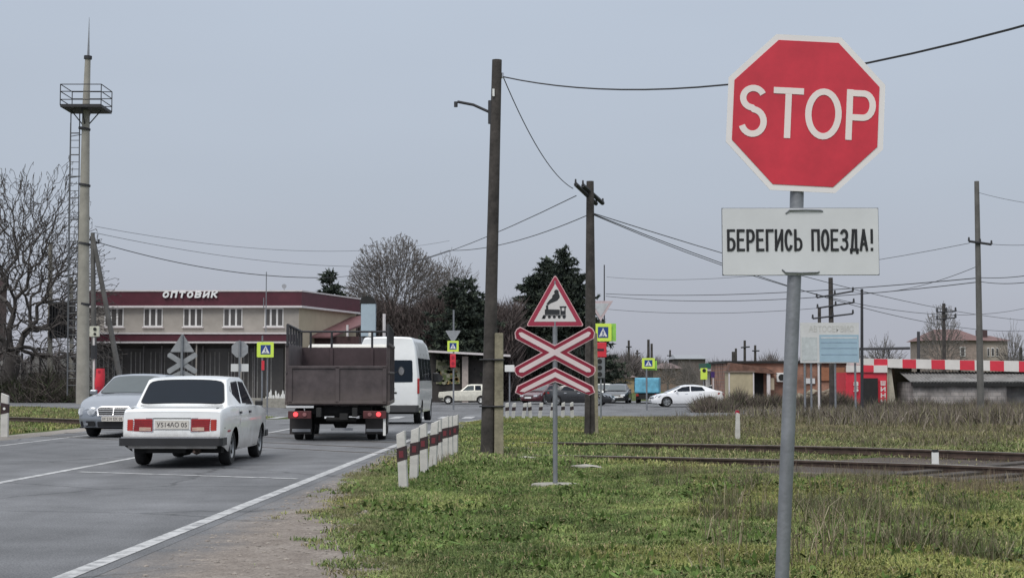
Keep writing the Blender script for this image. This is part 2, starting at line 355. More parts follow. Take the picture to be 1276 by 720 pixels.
def verge_mat():
    m = M['asphalt'].copy(); m.name = 'crumbling_verge'; t = m.node_tree; b = t.nodes['Principled BSDF']
    src = b.inputs['Base Color'].links[0].from_socket
    tc = t.nodes.new('ShaderNodeTexCoord'); sp = t.nodes.new('ShaderNodeSeparateXYZ'); t.links.new(tc.outputs['Object'], sp.inputs[0])
    m1 = t.nodes.new('ShaderNodeMath'); m1.operation = 'MULTIPLY_ADD'; m1.inputs[1].default_value = -.036; t.links.new(sp.outputs['Y'], m1.inputs[0]); t.links.new(sp.outputs['X'], m1.inputs[2])
    def N(s_, d=6):
        n = t.nodes.new('ShaderNodeTexNoise'); n.inputs['Scale'].default_value = s_; n.inputs['Detail'].default_value = d; n.inputs['Roughness'].default_value = .7; t.links.new(tc.outputs['Object'], n.inputs[0]); return n
    n1 = N(1.1); m2 = t.nodes.new('ShaderNodeMath'); m2.operation = 'MULTIPLY_ADD'; m2.inputs[1].default_value = 1.5; t.links.new(n1.outputs['Fac'], m2.inputs[0]); t.links.new(m1.outputs[0], m2.inputs[2])
    mr = t.nodes.new('ShaderNodeMapRange'); mr.inputs[1].default_value = -2.75; mr.inputs[2].default_value = -2.05; t.links.new(m2.outputs[0], mr.inputs[0])
    g = t.nodes.new('ShaderNodeValToRGB'); el = g.color_ramp.elements; el[0].position = .30; el[0].color = (.125, .100, .082, 1); el[1].position = .66; el[1].color = (.235, .205, .18, 1)
    e = el.new(.5); e.color = (.185, .157, .135, 1); t.links.new(N(2.2, 9).outputs['Fac'], g.inputs[0])
    g2 = t.nodes.new('ShaderNodeValToRGB'); g2.color_ramp.elements[0].position = .35; g2.color_ramp.elements[0].color = (.62, .60, .58, 1); g2.color_ramp.elements[1].position = .62; g2.color_ramp.elements[1].color = (1.25, 1.25, 1.25, 1); t.links.new(N(38, 5).outputs['Fac'], g2.inputs[0])
    x0 = t.nodes.new('ShaderNodeMixRGB'); x0.blend_type = 'MULTIPLY'; x0.inputs[0].default_value = 1; t.links.new(g.outputs[0], x0.inputs[1]); t.links.new(g2.outputs[0], x0.inputs[2])
    x = t.nodes.new('ShaderNodeMixRGB'); t.links.new(mr.outputs[0], x.inputs[0]); t.links.new(src, x.inputs[1]); t.links.new(x0.outputs[0], x.inputs[2]); t.links.new(x.outputs[0], b.inputs['Base Color'])
    return m
strip('road_verge', lambda y: rx(-3.42, y), lambda y: edge(y)+.5, [y for y in yr if y < 60], verge_mat(), .010, nxx=10)
strip('road_verge', lambda y: rx(-13.9, y)+wob(y*.7, 6, .5), lambda y: rx(-12.7, y), [y for y in yr if y < 70], M['gravel'], .006)
strip('cross_road', lambda y: -260, lambda y: 260, [76, 96], M['asphalt'], .012, nxx=260)
strip('cross_road', lambda y: -9, lambda y: 60, [96, 126], M['asphalt'], .012, nxx=4)
strip('pavement', lambda y: -60, lambda y: -9, [96.0, 100.2], M['pave'], .13, nxx=51)
kb = MB(); kb.box((-34.5, 96.0, -.16), (51, .16, .62)); o = kb.build('kerb', M['concrete'], bevel=.02); o['kind'] = 'structure'
# worn paint
def paint_mat():
    m = bpy.data.materials.new('worn_road_paint'); m.use_nodes = True; t = m.node_tree; b = t.nodes['Principled BSDF']
    b.inputs['Roughness'].default_value = .75
    tc = t.nodes.new('ShaderNodeTexCoord'); n = t.nodes.new('ShaderNodeTexNoise'); n.inputs['Scale'].default_value = 5; n.inputs['Detail'].default_value = 7; n.inputs['Roughness'].default_value = .75
    t.links.new(tc.outputs['Object'], n.inputs[0]); r = t.nodes.new('ShaderNodeValToRGB')
    r.color_ramp.elements[0].position = .40; r.color_ramp.elements[0].color = (.20, .20, .205, 1)
    r.color_ramp.elements[1].position = .56; r.color_ramp.elements[1].color = (.44, .44, .44, 1)
    t.links.new(n.outputs['Fac'], r.inputs[0]); t.links.new(r.outputs[0], b.inputs['Base Color']); return m
PM = paint_mat()
def mark(name, fl, fr, yl): strip(name, fl, fr, yl, PM, .0165, nxx=1)
mark('edge_line', lambda y: rx(-3.70, y), lambda y: rx(-3.55, y), yr)
mark('edge_line', lambda y: rx(-12.0, y), lambda y: rx(-11.88, y), [y for y in yr if y < 40])
mark('centre_line', lambda y: rx(-7.82, y), lambda y: rx(-7.68, y), [y for y in yr if y < 29])
mark('centre_line', lambda y: rx(-7.82, y), lambda y: rx(-7.68, y), [y for y in yr if 30 < y < 70])
mb = MB(); p, q = Vector((-6.6, 23.35)), Vector((-3.05, 21.75)); d = (q-p).normalized()*1; nn = Vector((-d.y, d.x))*.06
mb.add([(*(p-nn), .0175), (*(q-nn), .0175), (*(q+nn), .0175), (*(p+nn), .0175)], [(0, 1, 2, 3)])
mb.build('stop_line', PM)['kind'] = 'structure'
for i in range(9):                            # zebra crossing on the far side of the tracks
    x = -1.9-i*1.15; mb = MB(); z = zf(x, 71)+.0165
    mb.add([(x, 72.2, zf(x,72.2)+.017), (x-.5, 72.2, zf(x,72.2)+.017), (x-.4, 75.6, zf(x, 75.6)+.017), (x+.1, 75.6, zf(x, 75.6)+.017)], [(0, 1, 2, 3)])
    mb.build('zebra_stripe', PM)['kind'] = 'structure'
# ------------------------------------------------------------------ railway
M['rail'] = mat('rusty_rail_steel', (.075, .05, .04), .6, .3, scale=6, var=.3)
M['railtop'] = mat('worn_rail_top', (.17, .15, .13), .45, .5, scale=3, var=.2)
M['sleeper'] = mat('old_sleeper', (.06, .05, .043), .95, scale=4, var=.3, bump=.5)
M['plank'] = mat('crossing_deck', (.14, .135, .135), .85, scale=3, var=.2)
def rp(n, t, z=0): p = R0+RN*n+RD*t; return Vector((p.x, p.y, zf(p.x, p.y)+z))
tz = lambda x, y: -.5*s01((y-48)/24)
# ballast bed (a low bank)
mb = MB(); ts = list(np.arange(-36, 34.1, 1.0)); prof = [(-1.55, -.03), (-1.0, .05), (4.9, .06), (5.6, -.03)]
for i, t in enumerate(ts):
    for n, z in prof: mb.v.append(tuple(rp(n+.1*math.sin(t*1.7+n), t, z)))
for i in range(len(ts)-1):
    for j in range(3):
        if -6 < ts[i] and ts[i] < 34.5: continue
        a = i*4+j; mb.f.append((a, a+4, a+5, a+1)); mb.m.append(0)
mb.build('ballast', M['ballast'])['kind'] = 'structure'
RAILS = [(4.3, .20), (2.78, .055), (.85, .17), (-.62, .09)]
rails = []
lab = ['rusty rail farthest from the camera, light worn top', 'rusty rail second from the back, half sunk in the weeds',
       'rusty rail second from the front, running behind the road sign', 'rusty rail closest to the camera, at the edge of the turf']
for k, (n, h) in enumerate(RAILS):
    t = thing('rail', rp(n, 0), lab[k], 'rail', 'railway rails across the road')
    b_ = MB(); h0 = h-.13
    def seg(t0, t1, foot, prof, mbx):
        P = [rp(n, tt, -.15*s01(1-(ta-tt)/9)**1.5 if foot == 1 else 0) for tt in np.linspace(t0, t1, max(2, int((t1-t0)/1.5)))]
        o = len(mbx.v); K = len(prof)
        for q in P:
            for a, z in prof: mbx.v.append((q.x+RN.x*a-t.location.x, q.y+RN.y*a-t.location.y, q.z+z-t.location.z))
        for i in range(len(P)-1):
            for j in range(K):
                mbx.f.append((o+i*K+j, o+i*K+(j+1) % K, o+(i+1)*K+(j+1) % K, o+(i+1)*K+j)); mbx.m.append(0)
        mbx.f.append(tuple(o+j for j in range(K))); mbx.f.append(tuple(o+(len(P)-1)*K+j for j in range(K))); mbx.m += [0, 0]
    x_n = R0.x+RN.x*n; ta = (x_n-.35)/.724; tb = (x_n+11.6)/.724
    web = [(-.07, h0), (.07, h0), (.07, h0+.02), (.012, h0+.035), (.012, h-.035), (.036, h-.03), (.036, h-.003), (-.036, h-.003), (-.036, h-.03), (-.012, h-.035), (-.012, h0+.035), (-.07, h0+.02)]
    for t0, t1 in (((-36, ta), (tb, 40)) if k == 0 else ((-36, ta),)): b_ = MB(); seg(t0, t1, 1 if t0 < 0 else 0, web, b_); b_.build('rail_body', M['rail'], t)
    top = [(-.035, h-.003), (.035, h-.003), (.03, h+.004), (-.03, h+.004)]
    for t0, t1 in (((-36, ta), (tb, 40)) if k == 0 else ((-36, ta),)): c_ = MB(); seg(t0, t1, 1 if t0 < 0 else 0, top, c_); c_.build('rail_head', M['railtop'], t)
    d_ = MB(); fl = [(-.03, .013), (.03, .013), (.03, .022), (-.03, .022)]
    seg(ta, tb, 0, fl, d_); d_.build('rail_in_road', M['railtop'], t)
sl0 = MB(); sl0.box((0, 0, 0), (.24, 2.6, .12)); first = None; ang = math.atan2(RD.y, RD.x)
for tr in (3.54, .12):
    for k in range(40):
        tt = -26+k*.63
        if tt > -7.5: break
        p = rp(tr, tt, .035)
        if first is None:
            first = sl0.build('sleeper', M['sleeper'], bevel=.015); o = first
        else: o = first.copy(); C.objects.link(o)
        o.location = p; o.rotation_euler = (0, 0, ang)
        tag(o, 'weathered railway sleeper half buried in the %s track between weeds' % ('farther' if tr > 2 else 'nearer'), 'sleeper', 'sleepers of the %s track' % ('far' if tr > 2 else 'near'))
# ------------------------------------------------------------------ grass and weeds
def blades(name, pos, h, wd, lean, col, label, z=None, curve=.35, kind='stuff', cat='grass', seed=1, mat_=None):
    rng = np.random.default_rng(seed); n = len(pos); th = rng.uniform(0, 2*PI, n); la = rng.uniform(0, 2*PI, n)
    ln = rng.normal(0, lean, n)
    dx = np.cos(th)*wd*.5; dy = np.sin(th)*wd*.5
    zz = z if z is not None else np.zeros(n)
    V = np.empty((n, 5, 3))
    lx = np.cos(la)*ln*h; ly = np.sin(la)*ln*h
    V[:, 0] = np.stack([pos[:, 0]-dx, pos[:, 1]-dy, zz-.01], -1); V[:, 1] = np.stack([pos[:, 0]+dx, pos[:, 1]+dy, zz-.01], -1)
    mx = pos[:, 0]+lx*curve; my = pos[:, 1]+ly*curve; mz = zz+h*.55
    V[:, 2] = np.stack([mx+dx*.75, my+dy*.75, mz], -1); V[:, 3] = np.stack([mx-dx*.75, my-dy*.75, mz], -1)
    V[:, 4] = np.stack([pos[:, 0]+lx, pos[:, 1]+ly, zz+h*np.sqrt(np.clip(1-ln*ln*.5, .2, 1))], -1)
    b = np.arange(n)*5
    T = np.concatenate([np.stack([b, b+1, b+2], -1), np.stack([b, b+2, b+3], -1), np.stack([b+3, b+2, b+4], -1)])
    o = fastmesh(name, V.reshape(-1, 3), T, mat_ or tintmat(name+'_blade'), np.repeat(col, 5, axis=0))
    return tag(o, label, cat, kind='stuff')
def scatter(n, y0, y1, xl, xr, seed, power=1.0, ok=None):
    rng = np.random.default_rng(seed)
    y = y0+(y1-y0)*rng.random(n)**power; x = rng.uniform(0, 1, n); a = xl(y); b = xr(y); x = a+(b-a)*x
    P = np.stack([x, y], -1)
    if ok is not None: P = P[ok(P[:, 0], P[:, 1], rng)]
    return P
vr = lambda y: np.minimum(.36*y+1.0, 46)      # right limit of the view
eg = lambda y: np.interp(y, EGY, EGX)
gz = lambda P: -.5*np.clip((P[:, 1]-48)/24, 0, 1)*np.clip((P[:, 0]+24)/10, 0, 1)+bumpz(P[:, 0], P[:, 1])
def okg(x, y, r):
    e = (x-eg(y))+.7*(fbm(x*1.6, y*1.6, 5)-.5)+.05; k = (r.random(len(x)) < np.clip(e/.55, 0, 1)) | ((e > -.45) & (x > -3.15+SL*y) & (fbm(x*4.5, y*3, 63) > .64) & (r.random(len(x)) < .35))
    rn = (x-R0.x)*RN.x+(y-R0.y)*RN.y; tr = (rn > -1.2) & (rn < 5.2); right = np.clip((x-5)/4, 0, 1)
    gap = fbm(x*2.6, y*2.6, 31) > .18+.12*r.random(len(x))
    return k & ~(tr & (r.random(len(x)) < .45+.5*right)) & gap
def gcol(P, rng, dry=0.0):
    x, y = P[:, 0], P[:, 1]; n = len(P); a = fbm(x*.35, y*.35, 11); b = fbm(x*2.2, y*2.2, 12); j = rng.random(n)
    g1 = np.array([.082, .112, .038]); g2 = np.array([.190, .232, .082]); br = np.array([.24, .195, .115]); dk = np.array([.05, .08, .024])
    t = np.clip((b-.3)*2.0, 0, 1)[:, None]; c = g1*(1-t)+g2*t
    t = np.clip((a-.54)*3+dry*.8, 0, .42)[:, None]; c = c*(1-t)+np.array([.29, .26, .085])*t
    rn = (x-R0.x)*RN.x+(y-R0.y)*RN.y
    nr = np.clip((rn+4.5)/4, 0, 1)*np.clip((x-1)/5, 0, 1)*np.clip((8-rn)/2, 0, 1)
    t = (np.clip(nr, 0, .75)*(.4+.6*j))[:, None]; c = c*(1-t)+br*.8*t
    m = (j < .09)[:, None]; c = np.where(m, br*(.8+.6*rng.random((n, 1))), c)
    m = ((j > .85))[:, None]; c = np.where(m, dk, c)
    c = c*(.62+.85*fbm(x*2.4, y*1.3, 77))[:, None]; fr = np.clip((.9-(x-eg(y)))/.9, 0, 1)*.6*(fbm(x*3, y*3, 88) > .48); c = c*(1-fr[:, None])+np.array([.17, .135, .085])*fr[:, None]
    far = np.clip((y-28)/12, 0, 1)*np.clip((x-1)/7, 0, 1)*np.clip(.75+.5*fbm(x*.3, y*.22, 99), 0, .95); c = c*(1-far[:, None])+np.array([.175, .15, .09])*far[:, None]
    return c*(.98+.66*rng.random((n, 1)))
def hgt(P, rng, base): return base*(.55+.9*fbm(P[:, 0]*1.1, P[:, 1]*1.1, 21))*(.6+.8*rng.random(len(P)))
rng = np.random.default_rng(5)
P = scatter(620000, 8.5, 24, lambda y: eg(y)-.8, vr, 1, .9, okg)
blades('grass', P, hgt(P, rng, .048), .007+.010*rng.random(len(P)), 1.3, gcol(P, rng), 'short tufty green grass in the foreground verge right of the road', gz(P), seed=2)
P = scatter(330000, 24, 76, eg, vr, 3, 1.1, okg)
P = P[~((P[:, 0] > 6) & (P[:, 1] > 52) & (rng.random(len(P)) < .6))]
blades('grass', P, hgt(P, rng, .06), .012+.014*rng.random(len(P)), 1.4, gcol(P, rng, .2), 'green and straw coloured grass around and beyond the rails', gz(P), seed=4)
P = scatter(60000, 26, 95, lambda y: -.36*y-2, lambda y: -14.2+SL*y, 6, 1.1, lambda x, y, r: r.random(len(x)) < np.clip((-13.7+SL*y-x)/.8, 0, 1))
P = P[~((P[:, 1] > 75.5) )]
blades('grass', P, hgt(P, rng, .09), .025+.02*rng.random(len(P)), 1.0, gcol(P, rng, .4), 'green and tan grass left of the road behind the reflector post', gz(P), seed=7)
# leafy broadleaf weeds low in the turf
P = scatter(26000, 9, 26, eg, vr, 9, .9, lambda x, y, r: okg(x, y, r) & (fbm(x*1.2, y*1.2, 41) > .54) & (railn(x, y) < -1.2))
n = len(P); c = np.array([.075, .12, .03])*(.5+1.2*rng.random((n, 1)))
blades('ground_cover', P, .05+.05*rng.random(n), .03+.03*rng.random(n), 1.3, c, 'broad leaved low weeds spreading through the foreground turf', gz(P), cat='weeds', seed=10, curve=.8)
# dry stalks
def stalks(name, clumps, label, seed, hr=(.2, .5), cols=((.15, .115, .085), (.20, .17, .12), (.09, .065, .05)), wd=(.004, .009), per=60, spread=.25, lean=.35, cat='weeds'):
    rng = np.random.default_rng(seed); PP = []; HH = []
    for (x, y, k) in clumps:
        m = int(per*k); PP.append(np.stack([rng.normal(x, spread*k, m), rng.normal(y, spread*k*1.6, m)], -1)); HH.append(rng.uniform(hr[0], hr[1], m)*(.6+.4*k))
    P = np.concatenate(PP); H = np.concatenate(HH); n = len(P)
    keep = P[:, 0] > eg(P[:, 1])+.3; P = P[keep]; H = H[keep]; n = len(P)
    c = np.array(cols)[rng.integers(0, len(cols), n)]*(.7+.6*rng.random((n, 1)))
    return blades(name, P, H, rng.uniform(wd[0], wd[1], n), lean, c, label, gz(P), seed=seed+1, cat=cat, curve=.4)
rng = np.random.default_rng(77); cl = []
for i in range(1150):                            # right-hand patch of the foreground
    y = rng.uniform(9.5, 19.5); x = y*rng.triangular(.235, .37, .37)
    if fbm(np.array([x*1.1]), np.array([y*.8]), 61)[0] < .40: continue; cl.append((x, y, rng.uniform(.5, 1.2)))
for i in range(34):
    y = rng.uniform(10.5, 18); x = y*rng.uniform(.13, .26); cl.append((x, y, rng.uniform(.3, .7)))
stalks('dry_weeds', cl, 'tall thin dry brown weeds in the lower right corner', 50, (.18, .52), ((.19, .155, .105), (.26, .225, .155), (.12, .095, .062), (.13, .15, .06)), (.005, .010), per=40, spread=.22, lean=.6)
cl = []
for (px_, py_, kk_) in ((1055, 650, 1.3), (1075, 645, 1), (905, 640, 1.0), (893, 652, .8), (960, 655, .9), (1020, 632, .8), (1000, 640, .7), (1110, 660, 1.2), (840, 612, .6), (1150, 690, 1.3), (1180, 640, 1.2), (1225, 700, 1.4), (1090, 610, .9), (940, 612, .8)):
    yy_ = CH*F/(py_-HZ); xx_ = (px_-638)/F*yy_
    for j_ in range(3): cl.append((xx_+rng.normal(0, .12), yy_+rng.normal(0, .2), kk_*.8))
stalks('dry_weeds', cl, 'darker bushy dead weed clumps dotted about the foreground grass', 58, (.10, .32), ((.11, .10, .06), (.17, .15, .10), (.09, .11, .045)), (.005, .010), per=90, spread=.14, lean=.8)
cl = []
for i in range(330):                            # along the near rail
    t = rng.uniform(-18, 0); nn_ = rng.uniform(-3.6, -.7); p = R0+RN*nn_+RD*t
    if rng.random() < .12+.88*s01((p.x-2.5)/4): cl.append((p.x, p.y, rng.uniform(.4, 1)))
stalks('dry_weeds', cl, 'reddish brown dead stalks fringing the near rail', 52, (.08, .27), ((.17, .13, .09), (.21, .18, .125), (.12, .10, .065)), per=60, spread=.3)
cl = []
for i in range(260):
    t = rng.uniform(-34, 0); nn_ = rng.uniform(.2, 5.2); p = R0+RN*nn_+RD*t; cl.append((p.x, p.y, rng.uniform(.3, .8)))
stalks('dry_weeds', cl, 'straw and brown weeds growing between the rails', 54, (.05, .17), per=45, spread=.35)
# dark bare brush beyond the railway
cl = []; rng = np.random.default_rng(93)
for i in range(700):
    y = rng.uniform(30, 58); x = y*rng.uniform(.09, .37)
    if railn(x, y) < 5.2 or fbm(np.array([x*.5]), np.array([y*.35]), 33)[0] < .45: continue
    cl.append((x, y, rng.uniform(.4, 1.0)))
stalks('dry_weeds', cl, 'low olive and brown dead weeds on the bank beyond the far rail', 60, (.08, .26), ((.16, .13, .095), (.21, .185, .12), (.11, .095, .07), (.13, .14, .06)), (.010, .022), per=50, spread=.5, lean=.8)
cl = []; rng = np.random.default_rng(90)
for i in range(1500):
    y = rng.uniform(44, 97); x = y*rng.uniform(.10, .37)
    lim = .115+.10*s01((75-y)/25)
    if x/y < lim+rng.uniform(-.02, .02): continue
    if railn(x, y) < 7.5+rng.uniform(0, 3): continue
    if y > 75.5 and x/y < .15: continue
    kk_ = rng.uniform(.25, .8)+.9*(float(fbm(np.array([x*.35]), np.array([y*.25]), 17)[0]) > .55)*rng.random()
    cl.append((x, y, kk_*(.85 if y < 66 else .36)))
stalks('dry_brush', cl, 'dark leafless brush growing wild beyond the railway', 56, (.15, .75), ((.14, .115, .095), (.21, .18, .15), (.085, .07, .06), (.17, .16, .09)), (.012, .035), per=60, spread=.8, lean=.7, cat='brush')
# clods and litter in the turf
mb = MB(); 
def pebble(x, y, r, z=0):
    pts = []; f = []
    import random as rr
    bm = bmesh.new(); bmesh.ops.create_icosphere(bm, subdivisions=1, radius=r)
    for v in bm.verts: v.co = Vector((v.co.x*rr.uniform(.8, 1.3), v.co.y*rr.uniform(.8, 1.3), v.co.z*rr.uniform(.4, .7)))+Vector((x, y, z))
    vs = [v.co.copy() for v in bm.verts]; fs = [tuple(v.index for v in q.verts) for q in bm.faces]; bm.free(); return vs, fs
random.seed(3)
for i in range(2600):
    y = random.uniform(9, 34); a, b = rx(-3.3, y), edge(y)+.5; x = random.uniform(a, b)+random.gauss(0, .1)
    if x < a: continue
    v, f = pebble(x, y, random.choice((.007, .01, .013, .02))*random.uniform(.7, 1.4), .010); mb.add(v, f)
tag(mb.build('gravel', mat('pebbles', (.24, .21, .185), .9, var=.3, scale=3)), 'loose small stones strewn on the road verge', 'gravel', kind='stuff')
for (px, py, y, sx, lb) in ((730, 585, 23.6, .28, 'pale flat stone half buried in turf behind the crossing sign'), (654, 574, 26.0, .2, 'pale stone chip in turf beside the dark pole')):
    p = at(px, py, y); zz = float(bumpz(np.array([p.x]), np.array([p.y]))[0]); v, f = pebble(0, 0, sx, 0)
    q = MB(); q.add([(a[0], a[1]*.6, a[2]*.25) for a in v], f); tag(q.build('stone', M['concrete'], loc=(p.x, p.y, zz+.02)), lb, 'stone')
# ================================================================== SIGNS AND POLES
def gh(x, y): return zf(x, y)+float(bumpz(np.array([float(x)]), np.array([float(y)]))[0])
def octo(r, rot=0): return [(r*math.cos(PI/8+i*PI/4+rot), r*math.sin(PI/8+i*PI/4+rot)) for i in range(8)]
def inset(poly, d):
    n = len(poly); out = []
    for i in range(n):
        p0, p1, p2 = Vector(poly[i-1]), Vector(poly[i]), Vector(poly[(i+1) % n])
        a = (p1-p0).normalized(); b = (p2-p1).normalized(); na = Vector((-a.y, a.x)); nb = Vector((-b.y, b.x))
        k = (na+nb).normalized(); out.append(tuple(p1+k*d/max(.2, k.dot(na))))
    return out
def rnd(poly, r, n=4):
    out = []; m = len(poly)
    for i in range(m):
        p0, p1, p2 = Vector(poly[i-1]), Vector(poly[i]), Vector(poly[(i+1) % m])
        a = (p0-p1).normalized(); b = (p2-p1).normalized(); q = p1+a*r; s = p1+b*r
        for k in range(n+1):
            t = k/n; out.append(tuple(q*(1-t)**2+p1*2*t*(1-t)+s*t*t))
    return out
# --- the STOP sign close to the camera
D = 6.72
base = at(972.5, 800, D); c8 = at(1004, 141.5, D); cp = at(998.5, 301, D); top = at(997.5, 205, D)
t = thing('stop_sign', (base.x-.006, D, 0), 'large red octagonal STOP sign above a white plate on a leaning grey pole', 'road sign')
T0 = t.location
def L3(v): return Vector(v)-T0
mb = MB(); low = L3(at(968, 880, D)); mb.tube([low+Vector((0, .03, -.1)), L3(cp)+Vector((-.018, .035, 0)), L3(c8)+Vector((-.02, .04, .1))], .0305, 20)
mb.build('pole', M['steel'], t, smooth=40)
o8 = thing('octagon', (0, 0, 0), None, None); C.objects.unlink(o8); bpy.data.objects.remove(o8)
rr = 1/math.cos(PI/8)*.349
mb = MB(); mb.prism(octo(rr), 0, .004, 0); mb.prism(octo(rr-.008), .004, .016, 1)
r1 = octo(rr*.925)
mb.prism(r1, -.0025, 0, 2)
sp = mb.build('sign_plate', [M['sredwhite'], M['steel'], M['red']], t, loc=L3(c8), rot=(0, R(2.9), 0))
tm = MB()
# letters as strokes: S T O P
u = 1/283.0; W_ = .0280
def px(x, y): return ((x-1004)*u, -(y-141.5)*u)
# rotate photo measurements back by the roll of the plate
cr_, sr_ = math.cos(R(2.9)), math.sin(R(2.9))
def q(x, y):
    a, b = px(x, y); return (a*cr_-b*sr_, a*sr_+b*cr_)
H = 31.5
def letter(cx, cy, pts): return [(q(cx, cy)[0]+a*u, q(cx, cy)[1]+b*u) for a, b in pts]
S = arc(0, 15.5, 13, 12.5, 25, 265, 16)+arc(0, -14.5, 14, 15.5, 85, -160, 18)
stroke(tm, letter(937.5, 137.5, S), W_)
stroke(tm, letter(980, 141, [(-17.5, 28), (20.5, 28)]), W_); stroke(tm, letter(980, 141, [(1.5, 25), (1.5, -32)]), W_, -.0047)
O_ = arc(0, 0, 19, 28.3, 90, 450, 30); stroke(tm, letter(1026, 142.5, O_), W_)
stroke(tm, letter(1073, 145, [(-14.5, 33), (-14.5, -31)]), W_, -.0047)
stroke(tm, letter(1073, 145, [(-12, 28.5)]+[(3, 28.5)]+arc(3, 13.2, 11.5, 15.3, 85, -85, 10)+[(3, -2.2), (-12, -2.2)]), W_)
tm.build('lettering', mat('sign_letter', (.77, .69, .66), .42, var=.03), sp)
hw_ = MB()
for z in (.31, -.31):
    hw_ = MB(); hw_.tube([(-.09, .045, z), (-.04, .02, z), (.04, .02, z), (.09, .045, z)], .007, 6); hw_.build('clamp', M['steel'], sp)
# plate below
mb = MB(); mb.prism(rnd([(-.347, -.1475), (.347, -.1475), (.347, .1475), (-.347, .1475)], .008), 0, .004, 0)
mb.prism([(-.35, -.15), (.35, -.15), (.35, .15), (-.35, .15)], .004, .007, 1)
M['plate'] = mat('plate_white_paint', (.60, .61, .62), .5, scale=2.5, var=.06)
pl = mb.build('text_plate', [M['plate'], M['steel']], t, loc=L3(at(997.8, 301, D)), rot=(0, R(-.3), R(2)))
tm = MB(); lettering(tm, 'БЕРЕГИСЬ ПОЕЗДА!', -.328, .329, -.042, .055, .0112, -.0018, -.0008, gap=.62)
tm.build('lettering', mat('sign_black', (.012, .012, .014), .5), pl)
for s_, x0 in ((1, .02), (-1, .0)):
    cl = MB(); z = s_*.146; cl.tube([(x0-.085, .0, z-s_*.022), (x0-.07, -.004, z-s_*.008), (x0, -.006, z-s_*.006), (x0+.07, -.004, z-s_*.008), (x0+.08, .0, z-s_*.012)], .004, 6); cl.build('clamp', M['steel'], pl, smooth=60)
# --- railway crossing sign: triangle, cross and chevron
D = 20.1; b0 = at(692, 608, D); zb = .0
t = thing('level_crossing_sign', (b0.x, D, zb), 'red and white railway crossing sign with locomotive triangle above double crossbuck', 'road sign'); T0 = t.location
k = D/F
mb = MB(); mb.tube([(0, .03, .0), (0, .03, 2.72)], .031, 14); mb.build('pole', M['steel'], t, smooth=40)
cz = lambda py: at(692, py, D).z
mb = MB(); random.seed(8); pts = []
for i in range(16):
    a = 2*PI*i/16; pts.append(((.345+random.uniform(-.03, .03))*math.cos(a)-.0, (.25+random.uniform(-.03, .02))*math.sin(a)))
mb.prismz(pts, -.05, .055); mb.build('footing', M['concrete'], t, bevel=.02, loc=(.0, 0, .01))
def layer(mbx, poly, y, th, m): mbx.prism(poly, y, y+th, m)
# triangle
zt, zl = cz(341.5), cz(406.5); hw = 36.5*k; tri = [(-hw, zl), (hw, zl), (.003, zt)]
P0 = rnd(tri, .05); P1 = rnd(inset(tri, .009), .045); P2 = rnd(inset(tri, .062), .01)
mb = MB(); layer(mb, P0, .004, .012, 0); layer(mb, P1, .001, .003, 1); layer(mb, P2, -.001, .002, 2)
tri_o = mb.build('warning_triangle', [mat('pink_white_edge', (.66, .40, .42), .45, var=.04), mat('triangle_red', (.33, .03, .065), .4, var=.05), mat('triangle_white', (.60, .575, .575), .45, var=.03)], t)
mb = MB(); zx = cz(397)            # locomotive pictogram in metres; origin at wheel level
def bx2(x0, x1, z0, z1): mb.prism([(x0, z0), (x1, z0), (x1, z1), (x0, z1)], -.003, -.001)
s_ = k/4.2375*1.0
def lp(a, b): return ((a-268)*k/4.2375, cz(330+b/4.2375))
def lpoly(*pp): mb.prism([lp(*p) for p in pp], -.003, -.001)
lpoly((214, 262), (293, 262), (293, 236), (214, 234))            # boiler
lpoly((220, 236), (232, 236), (232, 210), (220, 214))            # chimney
lpoly((296, 262), (324, 262), (324, 242), (296, 242)); lpoly((296, 242), (303, 242), (303, 226), (296, 226)); lpoly((317, 242), (324, 242), (324, 226), (317, 226))
lpoly((292, 226), (328, 226), (328, 218), (292, 218))
lpoly((206, 264), (326, 264), (326, 269), (206, 269))
for cx_, r_ in ((210, 9), (238, 8), (264, 8), (290, 8), (316, 9)):
    a, z_ = lp(cx_, 275); mb.disc((a, -.002, z_), r_*k/4.2375, .002, 12)
lpoly((196, 284), (206, 270), (216, 284))
smoke = [(222, 206), (232, 212), (244, 203), (262, 196), (280, 188), (293, 172), (291, 158), (287, 150), (287, 138), (279, 130), (268, 132), (262, 142), (266, 150), (254, 162), (252, 174), (238, 186)]
mb.prism([lp(*p) for p in smoke], -.003, -.001)
mb.build('locomotive_symbol', mat('symbol_black', (.02, .022, .025), .5), tri_o)
# crossbuck arms
WM = [mat('crossbuck_edge', (.66, .46, .48), .45, var=.04), mat('crossbuck_red', (.24, .012, .035), .42, var=.05), mat('crossbuck_white', (.64, .54, .545), .45, var=.05)]
def arm(x0, z0, x1, z1, wd, off, mbx, cut0=True, cut1=True):
    a = Vector((x1-x0, z1-z0)); Ln = a.length; a.normalize(); n = Vector((-a.y, a.x)); c0 = Vector((x0, z0))
    def hexa(d):
        h_ = wd/2-d; p = .045; i0 = d if cut0 else 0; i1 = d if cut1 else 0
        L_ = [c0+a*(i0+p*(1 if cut0 else 0))-n*h_, c0+a*(Ln-i1-p*(1 if cut1 else 0))-n*h_]
        if cut1: L_.append(c0+a*(Ln-i1)-n*(h_*.25)); L_.append(c0+a*(Ln-i1)+n*(h_*.45))
        L_ += [c0+a*(Ln-i1-p*.6*(1 if cut1 else 0))+n*h_, c0+a*(i0+p*.6*(1 if cut0 else 0))+n*h_]
        if cut0: L_.append(c0+a*i0+n*(h_*.45)); L_.append(c0+a*i0-n*(h_*.25))
        return [tuple(v) for v in L_]
    for lv, d in enumerate((0, .011, .054)):
        y = -.004-.004*lv-off; mbx.prism(hexa(d), y, y+.0035, lv)
sc_ = k/4.2375
